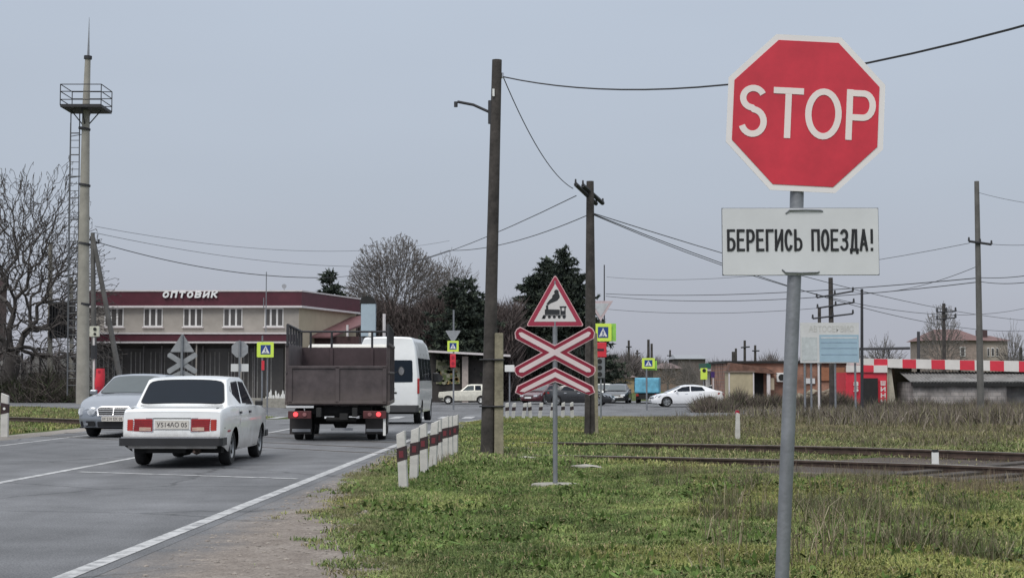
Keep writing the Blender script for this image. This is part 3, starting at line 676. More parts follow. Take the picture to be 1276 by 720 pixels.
def zz(b): return cz(330+b/4.2375)
def xx(a): return (a-268)*sc_
mb = MB(); arm(xx(58), zz(351), xx(474), zz(573), .170, 0, mb); arm(xx(60), zz(575), xx(474), zz(348), .170, .0006, mb)
mb.build('crossbuck', WM, t)
mb = MB()
def chev(d, lv):
    e0, e1 = (56, 662), (478, 662); ap = (268, 578); h_ = 38-d*1.12
    pts = [(e0[0]+d*1.1, e0[1]+h_*.25+2), (e0[0]+d*1.3+10, e0[1]-h_*.62), (ap[0], ap[1]-h_), (e1[0]-d*1.3-10, e1[1]-h_*.62), (e1[0]-d*1.1, e1[1]+h_*.25+2),
           (e1[0]-d*.9-30, e1[1]+h_*.68), (ap[0], ap[1]+h_), (e0[0]+d*.9+30, e0[1]+h_*.68)]
    P_ = [(xx(a), zz(b)) for a, b in pts]; y = -.017-.004*lv; mb.prism(P_, y, y+.0035, lv)
chev(0, 0); chev(5, 1); chev(22, 2); mb.build('chevron', WM, t)
# --- striped guard posts along the verge
M['postw'] = mat('white_washed_concrete', (.52, .505, .48), .85, scale=5, var=.13, bump=.3, bscale=18)
M['postb'] = mat('post_black_band', (.035, .02, .022), .8, scale=6, var=.3)
M['postr'] = mat('post_red_reflector', (.14, .02, .028), .5)
def guard_post(H=.76, w_=.115, d_=.07, reflect=True):
    t = thing('guard_post', (0, 0, 0), None, None)
    mb = MB(); mb.prism([(-w_/2, -.1), (w_/2, -.1), (w_/2, H), (-w_/2, H-.045)], -d_/2, d_/2); mb.build('post', M['postw'], t, bevel=.008)
    mb = MB(); mb.prism([(-w_/2-.003, H*.47), (w_/2+.003, H*.51), (w_/2+.003, H*.74), (-w_/2-.003, H*.70)], -d_/2-.003, d_/2+.003); mb.build('black_band', M['postb'], t)
    if reflect:
        mb = MB(); mb.prism([(-.03, H*.54), (.03, H*.545), (.03, H*.66), (-.03, H*.655)], -d_/2-.006, -d_/2-.003); mb.build('reflector', M['postr'], t)
    return t
gp = guard_post()
spec = [(503, 609, -3), (515.5, 600, 2), (529, 592.5, -2), (539, 586, 3), (547.3, 579, -2), (554.3, 573.5, 1), (560.8, 569.5, -1), (566.5, 565.5, 1)]
for i, (x, y, r_) in enumerate(spec):
    yy = CH*F/(y-HZ); p = at(x, y, yy); c_ = gp if i == 0 else copy_tree(gp)
    c_.location = (p.x, p.y, gh(p.x, p.y)-.01); c_.rotation_euler = (0, R(r_), R(-14))
    w_ = ['nearest of the row of eight', 'second nearest of eight', 'third nearest of eight', 'fourth nearest of eight', 'fourth from the far end of the row', 'third from the far end of the row', 'second from the far end of the row', 'farthest of the row of eight'][i]
    tag(c_, 'guard post on the grass verge, %s' % w_, 'guard post', 'striped guard posts beside the verge')
gp2 = guard_post(.76, .15, .1, False); gp2n = [(632, 519, 0), (639, 519.5, 8), (652, 519, 11), (661, 517.5, -5), (672.5, 518, 9), (687, 517, 10), (701, 515, 4), (713, 513, -3)]
for i, (x, y, r_) in enumerate(gp2n):
    yy = 72.5+i*.25; p = at(x, y, yy); c_ = gp2 if i == 0 else copy_tree(gp2)
    c_.location = (p.x, p.y, zf(p.x, p.y)); c_.rotation_euler = (0, R(r_*.8), R(20))
    w_ = ['leftmost, right beside the concrete stub', 'second from the left, leaning right', 'third from the left, leaning', 'fourth from the left, upright', 'fifth from the left, behind the sign pole', 'sixth from the left, leaning strongly', 'second from the right, short looking', 'rightmost, by the old pole'][i]
    tag(c_, 'far guard post past the rails, %s' % w_, 'guard post', 'far guard posts past the rails')
# --- reflector post at the left edge
p = at(5.5, 543, 36.2); p = at(5.5, 543, 37.3)
t = thing('marker_post', (p.x, p.y, 0), 'white roadside marker post with black band at the left verge', 'marker post')
mb = MB(); mb.prism([(-.09, -.1), (.09, -.1), (.09, 1.0), (-.09, 1.07)], -.05, .05); mb.build('post', M['postw'], t, bevel=.01)
mb = MB(); mb.prism([(-.094, .55), (.094, .59), (.094, .80), (-.094, .84)], -.054, .054); mb.build('black_band', M['postb'], t)
mb = MB(); mb.disc((0, -.058, .69), .032, .006); mb.build('reflector', M['white'], t)
# white pickets to the right
p = at(919, 550, 33.5)
t = thing('picket_post', (p.x, p.y, 0), 'plain white picket post standing behind the far rail', 'post')
mb = MB(); mb.prism([(-.06, -.1), (.06, -.1), (.05, .66), (-.03, .69)], -.05, .05); mb.build('post', M['postw'], t, bevel=.01)
mb = MB(); mb.prism([(-.045, .665), (.045, .66), (.03, .73), (-.03, .73)], -.045, .045); mb.build('cap', M['dkred'], t)
p = at(1165.5, 578, 23.3); t = thing('rail_marker', (p.x, p.y, 0), 'small white marker board with black top between the rails', 'marker')
mb = MB(); mb.box((0, 0, .21), (.105, .03, .21)); mb.build('board', M['white'], t, bevel=.006)
mb = MB(); mb.box((0, 0, .335), (.09, .035, .04)); mb.build('cap', M['black'], t)
mb = MB(); mb.tube([(0, .02, -.05), (0, .02, .12)], .012, 6); mb.build('stake', M['steel'], t)
# --- tall dark pole with concrete stub
D = 28.6; b0 = at(607, 567, D); tp = at(619.3, 75, D)
t = thing('utility_pole', (b0.x, D, 0), 'tall dark wooden utility pole strapped to a short concrete stub', 'utility pole'); T0 = t.location
mb = MB(); P_ = [Vector((0, 0, -.1)).lerp(L3(tp)-Vector((0, 0, 0)), i/10) for i in range(11)]
mb.tube(P_, [.135-.04*i/10 for i in range(11)], 12); mb.build('pole', M['wood'], t, smooth=40)
c0 = L3(at(621.5, 566, D)); c1 = L3(at(621.5, 415, D)); mb = MB()
mb.prism([(c0.x-.085, -.1), (c0.x+.09, -.1), (c1.x+.085, c1.z), (c1.x-.075, c1.z)], -.09, .09); mb.build('concrete_stub', M['oldconc'], t, bevel=.015, loc=(0, -.02, 0))
for yy_ in (448, 506):
    a = L3(at(608, yy_, D)); mb = MB(); z = a.z
    x0 = a.x-.16; x1 = c0.x+.11
    mb.prismz([(x0, -.15), (x1, -.15), (x1, .14), (x0, .14)], z-.014, z+.014); mb.build('strap', M['wire'], t, bevel=.01)
a, b = L3(at(610, 140, D)), L3(at(570, 127, D)); mb = MB()
mb.tube([a+Vector((0, 0, -.08)), a, a.lerp(b, .5)+Vector((0, 0, .04)), b], .028, 8); mb.tube([b+Vector((-.03, 0, .0)), b+Vector((-.03, 0, -.1))], .035, 8)
mb.tube([a+Vector((.02, 0, -.22)), a+Vector((.02, 0, .22))], .05, 6); mb.build('lamp_bracket', M['wire'], t, smooth=50)
ins = L3(at(626, 97, D)); mb = MB(); mb.tube([ins+Vector((-.12, 0, 0)), ins+Vector((0, 0, 0))], .018, 6); mb.tube([ins, ins+Vector((0, 0, .09))], .03, 8); mb.build('insulator', M['chrome'], t)
mb = MB(); mb.box(L3(at(615, 117, D))+Vector((0, -.12, 0)), (.04, .02, .14)); mb.build('tag', M['white'], t)
# --- second pole with crossed arms and stubs
D = 38.5; b0 = at(736, 542, D); tp = at(735.3, 226, D)
t = thing('utility_pole', (b0.x, D, 0), 'dark wooden pole with two slanting crossarms behind the railway sign', 'utility pole'); T0 = t.location
mb = MB(); mb.tube([Vector((0, 0, -.1)), L3(tp)*.5, L3(tp)], [.155, .13, .095], 12); mb.build('pole', M['wood'], t, smooth=40)
for (x0, y0, x1, y1, dy) in ((716, 233.5, 744, 252, -.12), (725.5, 233.5, 753, 250, .12)):
    a, b = L3(at(x0, y0, D)), L3(at(x1, y1, D)); a.y += dy-.5; b.y += dy+.5; mb = MB(); mb.tube([a, b], .055, 6); mb.build('crossarm', M['wire'], t)
    for e in (a, b): mb = MB(); mb.tube([e, e+Vector((0, 0, .13))], [.03, .02], 6); mb.build('insulator', M['wire'], t)
for (x0, x1, dy) in ((731, 733, -.1), (742.5, 741, .02)):
    a, b = L3(at(x0, 541, D)), L3(at(x1, 400 if dy < 0 else 415, D)); mb = MB()
    mb.prism([(a.x-.07, -.1), (a.x+.06, -.1), (b.x+.06, b.z), (b.x-.06, b.z)], -.13+dy, -.02+dy); mb.build('stub', M['oldconc'] if dy > 0 else M['wood'], t, bevel=.01)
# --- right-hand distant poles
def simple_pole(px, yb, yt, D, lb, r=(.15, .1), arms=(), m='wood', pxt=None, cat='utility pole', name='utility_pole', armr=.05):
    b0 = at(px, yb, D); tp = at(pxt if pxt else px, yt, D); g_ = zf(b0.x, D)
    t = thing(name, (b0.x, D, g_), lb, cat)
    mb = MB(); mb.tube([(0, 0, -.2), ((tp.x-b0.x)*.5, 0, (tp.z-g_)*.5), (tp.x-b0.x, 0, tp.z-g_)], [r[0], (r[0]+r[1])/2, r[1]], 8); mb.build('pole', M[m], t, smooth=40)
    for (x0, y0, x1, y1) in arms:
        a, b = at(x0, y0, D)-t.location, at(x1, y1, D)-t.location; a.y -= r[0]; b.y -= r[0]
        mb = MB(); mb.tube([a, b], armr, 6); mb.build('crossarm', M['wire'], t)
        for f_ in ((0, .5, 1) if D < 130 else ()):
            e = a.lerp(b, f_); mb = MB(); mb.tube([e, e+Vector((0, 0, .16*D/60))], [.045*D/60, .03*D/60], 6); mb.build('insulator', M['wire'], t)
    return t
simple_pole(1222, 500, 226, 62, 'tall slim pole right of the signs, short crossarm low down', (.15, .1), ((1206, 301, 1234, 305),), 'greypole', 1217)
simple_pole(1037, 500, 346, 88, 'pole with three long crossarms just above the pale billboard', (.17, .13), ((1017, 371, 1062, 363), (1018, 384, 1063, 377), (1012, 397, 1062, 391)), 'wood', 1035)
simple_pole(1021, 480, 384, 92, 'short dark pole beside the triple crossarm pole', (.12, .1), (), 'wood')
simple_pole(1074, 500, 360, 90, 'thin dark post right of the billboard', (.10, .08), (), 'wire')
simple_pole(1177, 500, 378, 120, 'pole with two small crossarms in front of the bare round tree', (.16, .13), ((1167, 389, 1190, 388), (1167, 398, 1190, 396)), 'wood', 1176)
simple_pole(1144.5, 500, 413, 100, 'dark post at the end of the raised pipe', (.12, .1), (), 'wire')
simple_pole(753, 500, 330, 110, 'thin mast rising behind the yield sign', (.06, .04), (), 'wire', cat='mast', name='mast')
for (x_, y_, D_, ar, lb) in ((783.5, 424, 210, ((780, 432, 787, 432),), 'far small pole left of the pedestrian sign, above the roadside'), (794, 436, 240, ((791, 440, 798, 440),), 'tiny far pole with one arm near the street end'), (808, 423, 180, (), 'slim far pole behind the lone pedestrian sign'), (812, 428, 200, (), 'thinner far pole just right of the lone pedestrian sign'),
                         (835, 436, 260, ((831, 443, 839, 443),), 'far cross-shaped pole over the low flat roofs'), (928, 424, 190, ((923, 433, 934, 432),), 'far cross-shaped pole above the brick building'), (941, 430, 200, ((937, 437, 946, 437),), 'second far cross-shaped pole above the brick building'), (917, 434, 210, (), 'short far pole left of the cross-shaped poles'), (914, 438, 130, (), 'dark vent pipe on the left end of brick building'),
                         (1272, 433, 150, (), 'far post cut by the right edge')):
    simple_pole(x_, 475, y_, D_, lb, (.2, .15), ar, 'wood', armr=.09)
# --- pedestrian crossing signs
def ped_sign(px, yb, yt, D, x0, y0, x1, y1, lb, extra=None, yaw=0, polem='steel', two=False):
    c = at((x0+x1)/2, (y0+y1)/2, D); g_ = zf(c.x, D); zt = at(px, yt, D).z
    t = thing('pedestrian_sign', (at(px, yb, D).x, D, g_), lb, 'road sign')
    mb = MB(); mb.tube([(0, .05, -.1), (0, .05, zt-g_)], .04*D/70, 8); mb.build('pole', M[polem], t, smooth=40)
    if two: mb = MB(); mb.tube([(.27, .12, -.1), (.27, .12, c.z-g_-.2)], .04, 8); mb.build('pole', M[polem], t, smooth=40)
    hw_, hh = (x1-x0)/2*D/F, (y1-y0)/2*D/F; o = Vector((c.x-t.location.x, 0, c.z-g_))
    bd = MB(); bd.prism(rnd([(-hw_, -hh), (hw_, -hh), (hw_, hh), (-hw_, hh)], hw_*.1), -.012, .012); bd = bd.build('sign_board', M['greenyellow'], t, loc=o, rot=(0, 0, R(yaw)))
    mb = MB(); a = .62; mb.prism([(-hw_*a, -hh*a), (hw_*a, -hh*a), (hw_*a, hh*a), (-hw_*a, hh*a)], -.018, -.012); mb.build('blue_field', M['blue'], bd)
    mb = MB(); mb.prism([(-hw_*.5, -hh*.48), (hw_*.5, -hh*.48), (0, hh*.5)], -.024, -.018); mb.build('white_triangle', M['white'], bd)
    mb = MB(); s = hh*.5                          # walking figure
    mb.disc((0, -.027, s*.42), s*.11, .004, 10)
    for pp in ([(-.1, -.15), (.1, -.15), (.09, .28), (-.08, .28)], [(-.12, -.15), (.03, -.15), (-.2, -.72), (-.32, -.72)], [(-.03, -.15), (.11, -.15), (.32, -.72), (.2, -.72)], [(-.08, .26), (-.02, .2), (-.27, -.05), (-.33, .02)], [(.08, .26), (.02, .2), (.25, -.0), (.31, .06)]):
        mb.prism([(a_*s, b_*s-.1*s) for a_, b_ in pp], -.029, -.025)
    for j in range(3): mb.prism([((-.62+j*.42)*s, -.93*s), ((-.36+j*.42)*s, -.93*s), ((-.32+j*.40)*s, -.82*s), ((-.56+j*.40)*s, -.82*s)], -.029, -.025)
    mb.build('walker_symbol', M['blue'], bd)
    if extra: extra(t, o, hw_, hh)
    return t
def grow(t, name, mb, m, **k): return mb.build(name, m, t, **k)
M['lampred'] = mat('red_lamp_housing', (.62, .03, .05), .5, var=.1)
M['signback'] = mat('grey_sign_back', (.30, .31, .33), .55, .3, scale=5, var=.12)
def ex_left(t, o, hw_, hh):
    mb = MB(); mb.box((o.x-.13, .0, o.z-hh-.42), (.14, .12, .5)); mb.build('red_lamp', M['lampred'], t)
    mb = MB(); mb.box((o.x-hw_*.9, .15, o.z), (hw_*.5, .02, hh*1.9)); mb.build('second_board', M['greenyellow'], t)
ped_sign(326, 505, 418, 80, 321, 426, 341, 445, 'yellow bordered pedestrian crossing sign in front of the shop building', ex_left, 0, 'steel', True)
def yieldback(t, o, k_, dz, m):
    mb = MB(); mb.prism(rnd([(-k_, dz), (k_, dz), (0, dz-k_*1.7)], k_*.15), -.01, .01, 0); mb.build('yield_board', m, t, loc=(o.x, 0, o.z))
def ex_mid(t, o, hw_, hh):
    yieldback(t, o, .47, hh+.62, M['signback']); mb = MB(); mb.box((o.x, -.05, o.z-hh-.55), (.34, .2, .8)); r_ = mb.build('traffic_light', M['lampred'], t, bevel=.03)
    for z in (.2, -.15): mb = MB(); mb.disc((o.x, -.17, o.z-hh-.55+z), .09, .02); mb.build('lamp', M['dkred'], r_)
ped_sign(565, 500, 386, 92, 557.5, 424.5, 571.5, 438, 'pedestrian crossing sign with upside-down triangle above, in front of the kiosk', ex_mid)
def ex_right(t, o, hw_, hh):
    mb = MB(); mb.prism([(-.53, hh+.95), (.53, hh+.95), (0, hh+.1)], -.01, .01, 0); mb.build('yield_board', mat('pale_pink_sign', (.52, .42, .44), .5), t, loc=(o.x-.1, 0, o.z))
    mb = MB(); mb.prism(inset([(-.53, hh+.95), (0, hh+.1), (.53, hh+.95)], .1), -.02, -.01); mb.build('yield_field', mat('pale_grey_sign', (.48, .49, .52), .5), t, loc=(o.x-.1, 0, o.z))
    mb = MB(); mb.box((o.x+.25, .1, o.z), (hw_*1.7, .03, hh*2)); mb.build('second_board', mat('green_board', (.30, .62, .10), .5), t)
    mb = MB(); mb.box((o.x-.12, 0, o.z-hh-.36), (.52, .06, .62)); r_ = mb.build('red_plate', M['lampred'], t, bevel=.02)
    mb = MB(); mb.box((o.x-.12, -.035, o.z-hh-.36), (.3, .012, .1)); mb.build('arrow_bar', mat('plate_ink', (.05, .02, .03), .5), r_)
    mb = MB(); mb.box((o.x-.15, 0, o.z-hh-1.12), (.44, .1, .85)); q_ = mb.build('timer_box', mat('timer_grey', (.16, .17, .18), .5), t, bevel=.02)
    for j in range(3): mb = MB(); mb.disc((o.x-.15, -.055, o.z-hh-.84-j*.27), .1, .02); mb.build('lens', M['dark'], q_)
ped_sign(749, 517, 398, 64, 741, 403, 762, 425, 'pedestrian sign over a red plate, right beside the second dark pole', ex_right)
ped_sign(806, 505, 445, 90, 800, 446, 816, 459, 'small lone pedestrian sign above the blue vehicle', lambda t, o, a, b: (MB().box((o.x+.15, .12, o.z-.12), (a*1.9, .03, b*1.8)).build('second_board', mat('green_board', (.30, .62, .10), .5), t)))
# sign backs on the far side
D = 62.0; b0 = at(226, 520, D); t = thing('sign_back', (b0.x, D, zf(b0.x, D)), 'grey back of a railway crossing sign facing the other way, above the cars', 'road sign'); g_ = t.location.z; kk = D/F
Z_ = lambda py: at(226, py, D).z-g_
mb = MB(); mb.tube([(.0, -.06, -.1), (.0, -.06, Z_(417))], .05, 10); mb.build('pole', M['steel'], t, smooth=40)
mb = MB(); mb.prism(rnd([(-.5, Z_(438.5)), (.5, Z_(438.5)), (0, Z_(415))], .08), 0, .012); mb.build('triangle', M['signback'], t)
mb = MB(); arm_w = .2
for sg in (1, -1):
    a, b = Vector((-17*kk*sg, Z_(441.5))), Vector((17*kk*sg, Z_(463))); d_ = (b-a).normalized(); n_ = Vector((-d_.y, d_.x))*.105
    mb.prism([tuple(a-n_), tuple(b-n_), tuple(b+d_*.05), tuple(b+n_), tuple(a+n_), tuple(a-d_*.05)], .02+.014*sg, .03+.014*sg)
mb.build('crossbuck', M['signback'], t)
mb = MB(); mb.prism([(-.52, Z_(468)), (0, Z_(460.5)), (.52, Z_(468)), (.52, Z_(474)), (0, Z_(466.5)), (-.52, Z_(474))], .05, .06); mb.build('chevron', M['signback'], t)
D = 66.0; b0 = at(298, 520, D); t = thing('sign_back', (b0.x, D, zf(b0.x, D)), 'grey octagonal sign back with white plate beneath, left of the yellow sign', 'road sign'); g_ = t.location.z; kk = D/F
Z_ = lambda py: at(298, py, D).z-g_
mb = MB(); mb.tube([(.0, -.05, -.1), (.0, -.05, Z_(424))], .045, 10); mb.build('pole', M['steel'], t, smooth=40)
mb = MB(); mb.prism([(a, b+Z_(435)) for a, b in octo(11*kk)], 0, .012); mb.build('octagon', M['signback'], t)
mb = MB(); mb.box((-.0, .01, Z_(458)), (22*kk, .012, 9.5*kk)); mb.build('white_plate', M['plate'], t)
# ================================================================== VEHICLES
def interp(tab, v):
    if v <= tab[0][0]: return tab[0][1]
    for (a, b), (c, d) in zip(tab, tab[1:]):
        if v <= c: return b+(d-b)*(v-a)/(c-a) if c > a else d
    return tab[-1][1]
class Car:
    """body shell from belt profile, plan and section; local +Y is forward"""
    def __init__(s, **k): s.__dict__.update(k)
    def hw(s, y, z): return interp(s.plan, y)*interp(s.sec, z)
    def sh(s, y, z):
        y0, y1 = s.y0, s.y1; a = 0
        if y-y0 < .45: a += interp(s.rear, z)*(1-(y-y0)/.45)
        if y1-y < .6: a += interp(s.front, z)*(1-(y1-y)/.6)
        return a
    def body(s, parent, m, name='body'):
        ys = set(np.round(np.linspace(s.y0, s.y1, 34), 3)) | {s.y0+.03, s.y0+.08, s.y1-.03, s.y1-.08}
        for yc, zc, r in s.arch:
            ys = {y for y in ys if abs(abs(y-yc)-r) > .02}
            ys |= {yc+r*math.sin(a) for a in np.linspace(-PI/2, PI/2, 17)} | {yc-r-.004, yc+r+.004}
        ys = sorted(ys); NR = 9; rows = []; mb = MB()
        for y in ys:
            zb = interp(s.sill, y); zt = interp(s.top, y)
            for yc, zc, r in s.arch:
                if abs(y-yc) <= r+1e-6: zb = max(zb, zc+math.sqrt(max(0, r*r-(y-yc)**2)))
            half = []
            for j in range(NR):
                z = zb+(zt-zb)*j/(NR-1); half.append((s.hw(y, z), y+s.sh(y, z), z))
            w_ = s.hw(y, zt); cw = getattr(s, 'crown', .035)
            for f, dz in getattr(s, 'shoulder', ((.965, .35), (.88, .62), (.6, .85), (.3, .96), (0, 1.0))): half.append((w_*f, y+s.sh(y, zt), zt+cw*dz))
            full = half+[(-x, yy, z) for x, yy, z in half[-2::-1]]
            rows.append(full)
        n = len(rows[0])
        for r_ in rows: mb.v += r_
        for i in range(len(rows)-1):
            for j in range(n-1): mb.f.append((i*n+j, i*n+j+1, (i+1)*n+j+1, (i+1)*n+j)); mb.m.append(0)
        for i in (0, len(rows)-1):
            for j in range(n//2): mb.f.append((i*n+j, i*n+j+1, i*n+n-2-j, i*n+n-1-j) if j+1 != n-2-j else (i*n+j, i*n+j+1, i*n+n-1-j)); mb.m.append(0)
        if getattr(s, 'cab', None): s.cabin(mb)
        return mb.build(name, m, parent, smooth=38)
    def cabin(s, mb):
        cb = s.cab; o = len(mb.v); cols = [-1, -.985, -.93, -.4, 0, .4, .93, .985, 1]; nc = len(cols); cc = getattr(s, 'rcrown', .04)
        for (y, z, w_) in cb:
            for q_ in cols: mb.v.append((q_*w_, y, z+cc*(1-abs(q_)**2.5)-.012*(abs(q_) > .99)))
        for i in range(len(cb)-1):
            for j in range(nc-1): mb.f.append((o+i*nc+j, o+i*nc+j+1, o+(i+1)*nc+j+1, o+(i+1)*nc+j)); mb.m.append(0)
        for j in (0, nc-1): mb.f.append(tuple(o+i*nc+j for i in range(len(cb)))); mb.m.append(0)
    def screen(s, i, t0, t1, e, m, name, parent, off=.007, frame=None, fw=.03):
        """pane lying on the cabin strip i..i+1"""
        a, b = s.cab[i], s.cab[i+1]; cc = getattr(s, 'rcrown', .04)
        def pt(u, v, off):
            t = t0+(t1-t0)*(v+1)/2; q_ = u*e; y = a[0]+(b[0]-a[0])*t; z = a[1]+(b[1]-a[1])*t; w_ = a[2]+(b[2]-a[2])*t
            n = Vector((0, -(b[1]-a[1]), b[0]-a[0])).normalized()
            if n.z < 0: n = -n
            return Vector((q_*w_, y, z+cc*(1-abs(q_)**2.5)))+n*off
        def panel(off, gx, gy, nm, mm):
            mb = MB(); N_ = 10
            for i_ in range(N_+1):
                for j_ in range(N_+1):
                    u, v = -1+2*i_/N_, -1+2*j_/N_; mx_ = max(abs(u), abs(v)); p = 9; q_ = (abs(u)**p+abs(v)**p)**(1/p) or 1
                    f = mx_/q_; mb.v.append(tuple(pt(u*f*gx, v*f*gy, off)))
            for i_ in range(N_):
                for j_ in range(N_): mb.f.append((i_*11+j_, i_*11+j_+1, (i_+1)*11+j_+1, (i_+1)*11+j_)); mb.m.append(0)
            return mb.build(nm, mm, parent, smooth=60)
        g_ = panel(off, 1, 1, name, m)
        if frame:
            fr = panel(off-.004, 1+fw, 1+fw*1.6, 'window_seal', frame); fr.parent = g_
        return g_
    def sidepane(s, poly, m, name, parent, r=.03, off=.006, frame=None, grow_=.018):
        """poly in (y,z) on the flat cabin side"""
        def xs_(z):
            t = [(c[1], c[2]) for c in s.cab]; z0, w0 = min(t); z1, w1 = max(t); return w0+(w1-w0)*(z-z0)/(z1-z0)
        for sg in (1, -1):
            def mk(P_, of, nm, mm):
                mb = MB(); n = len(P_)
                for d_ in (of, of-.012): mb.v += [(sg*(xs_(z)+d_), y, z) for y, z in P_]
                mb.f = [tuple(range(n)), tuple(range(2*n-1, n-1, -1))]+[(i, i+n, (i+1) % n+n, (i+1) % n) for i in range(n)]; mb.m = [0]*(n+2)
                return mb.build(nm, mm, parent)
            g_ = mk(rnd(poly, r), off, name, m)
            if frame: fr = mk(rnd(inset(poly, -grow_), r), off-.004, 'window_seal', frame); fr.parent = g_
    def onside(s, poly, m, name, parent, off=.004, sides=(1, -1), seg_=None):
        for sg in sides:
            mb = MB(); n = len(poly)
            mb.v = [(sg*(s.hw(y, z)+off), y+s.sh(y, z), z) for y, z in poly]+[(sg*(s.hw(y, z)-.02), y+s.sh(y, z), z) for y, z in poly]
            mb.f = [tuple(range(n)), tuple(range(2*n-1, n-1, -1))]+[(i, i+n, (i+1) % n+n, (i+1) % n) for i in range(n)]; mb.m = [0]*(n+2)
            mb.build(name, m, parent)
    def onend(s, poly, m, name, parent, end=-1, off=.006, th=.02):
        mb = MB(); n = len(poly); yb = s.y0 if end < 0 else s.y1; tab = s.rear if end < 0 else s.front
        f = lambda x: (abs(x)/s.plan[len(s.plan)//2][1])**4*getattr(s, 'bow', .05)
        mb.v = [(x, yb+interp(tab, z)+end*(off-f(x)), z) for x, z in poly]+[(x, yb+interp(tab, z)+end*(off-th-f(x)), z) for x, z in poly]
        mb.f = [tuple(range(n)), tuple(range(2*n-1, n-1, -1))]+[(i, i+n, (i+1) % n+n, (i+1) % n) for i in range(n)]; mb.m = [0]*(n+2)
        return mb.build(name, m, parent)
def rect(x0, z0, x1, z1, r=0, n=3):
    p = [(x0, z0), (x1, z0), (x1, z1), (x0, z1)]; return rnd(p, r, n) if r else p
M['rimdark'] = mat('wheel_rim_grey', (.28, .29, .30), .4, .6, var=.15)
def wheel(parent, x, y, r, wd, rimm=None, spokes=5, rf=.62):
    """outer face on the side of x"""
    sg = 1 if x > 0 else -1; mb = MB()
    pr = [(r*rf, -wd/2), (r*.93, -wd/2), (r*.985, -wd/2+.02), (r, -wd/2+.05), (r, wd/2-.05), (r*.985, wd/2-.02), (r*.93, wd/2), (r*rf, wd/2), (r*rf, -wd/2)]
    mb.lathe(pr, 28); o = mb.build('wheel', M['rubber'], parent, smooth=40, loc=(x, y, r))
    mb = MB(); rr_ = r*rf
    mb.lathe([(rr_*1.01, -wd*.45), (rr_*1.01, sg*wd*.46), (rr_*.93, sg*wd*.46), (rr_*.86, sg*wd*.30), (rr_*.5, sg*wd*.26), (rr_*.22, sg*wd*.36), (0.001, sg*wd*.38)], 24)
    for k in range(spokes):
        a = 2*PI*(k+.5)/spokes; mb.box((sg*wd*.29, rr_*.68*math.cos(a), rr_*.68*math.sin(a)), (.02, .07*r/.3, .035*r/.3), 1, rot=Matrix.Rotation(a, 3, 'X'))
    mb.build('rim', [rimm or M['rimdark'], M['dark']], o, smooth=40)
    return o
def yawto(vp): return -math.atan((vp-638)/F)
M['wpaint'] = mat('white_car_paint', (.74, .75, .75), .28, var=.05, scale=2.2, coat=.6)
def grime(m, z0, z1, col=(.30, .27, .24), amt=.75):
    """road dirt dried on the lower panels"""
    t = m.node_tree; b = t.nodes['Principled BSDF']; src = b.inputs['Base Color'].links[0].from_socket
    tc = t.nodes.new('ShaderNodeTexCoord'); sp = t.nodes.new('ShaderNodeSeparateXYZ'); t.links.new(tc.outputs['Object'], sp.inputs[0])
    n = t.nodes.new('ShaderNodeTexNoise'); n.inputs['Scale'].default_value = 7; n.inputs['Detail'].default_value = 8; t.links.new(tc.outputs['Object'], n.inputs[0])
    a = t.nodes.new('ShaderNodeMath'); a.operation = 'MULTIPLY_ADD'; a.inputs[1].default_value = .45; t.links.new(n.outputs['Fac'], a.inputs[0]); t.links.new(sp.outputs['Z'], a.inputs[2])
    r = t.nodes.new('ShaderNodeMapRange'); r.inputs[1].default_value = z0+.22; r.inputs[2].default_value = z1+.22; r.inputs[3].default_value = amt; r.inputs[4].default_value = 0; t.links.new(a.outputs[0], r.inputs[0])
    x = t.nodes.new('ShaderNodeMixRGB'); x.inputs[2].default_value = (*col, 1); t.links.new(r.outputs[0], x.inputs[0]); t.links.new(src, x.inputs[1]); t.links.new(x.outputs[0], b.inputs['Base Color']); return m
grime(M['wpaint'], .25, .62)
M['seam'] = mat('panel_gap', (.05, .05, .05), .8)
M['tint'] = mat('tinted_car_glass', (.008, .013, .021), .05, var=.05, spec=.22)
M['cglass'] = glass('car_glass', (.07, .085, .09), .04)
# ------------------------------------------------------------------ boxy white sedan
B = Car(shoulder=((.988, .42), (.95, .62), (.6, .85), (.3, .96), (0, 1.0)), y0=-2.05, y1=1.98, plan=[(-2.05, .745), (-2.02, .765), (-1.9, .785), (-1.5, .80), (0, .81), (1.2, .80), (1.75, .775), (1.98, .70)],
        sec=[(.2, .93), (.36, .975), (.62, 1.0), (.80, .995), (.98, .955)], top=[(-2.05, .865), (-1.98, .90), (-1.9, .915), (-1.35, .955), (-.2, .945), (.85, .93), (1.3, .90), (1.98, .80)],
        sill=[(-2.05, .36), (-1.75, .30), (-1.5, .235), (1.5, .235), (1.98, .34)], rear=[(.3, .03), (.5, 0), (.80, .01), (.9, .03)], front=[(.3, -.08), (.6, 0), (.85, -.05)],
        arch=[(-1.13, .29, .335), (1.29, .29, .335)], crown=.03,
        cab=[(-1.42, .95, .735), (-1.02, 1.385, .63), (-.75, 1.425, .62), (.05, 1.43, .615), (.28, 1.395, .625), (.93, .94, .72)], rcrown=.03)
p = at(209, 584, 24.0); p.x = (150.5+271)/2; pc = at(211.5, 584, 24.1)
t = thing('sedan', (0, 0, 0), 'boxy white old sedan with dark tinted rear window, seen from behind', 'car')
B.body(t, M['wpaint'])
B.screen(0, .08, .94, .91, M['tint'], 'rear_window', t, frame=M['black'], fw=.025)
B.screen(4, .14, .92, .90, M['cglass'], 'windshield', t, frame=M['black'])
B.sidepane([(-.92, 1.0), (-.28, .99), (-.26, 1.35), (-.80, 1.33)], M['tint'], 'side_window', t, frame=M['black'])
B.sidepane([(-.16, .99), (.66, .98), (.23, 1.33), (-.15, 1.35)], M['tint'], 'side_window', t, frame=M['black'])
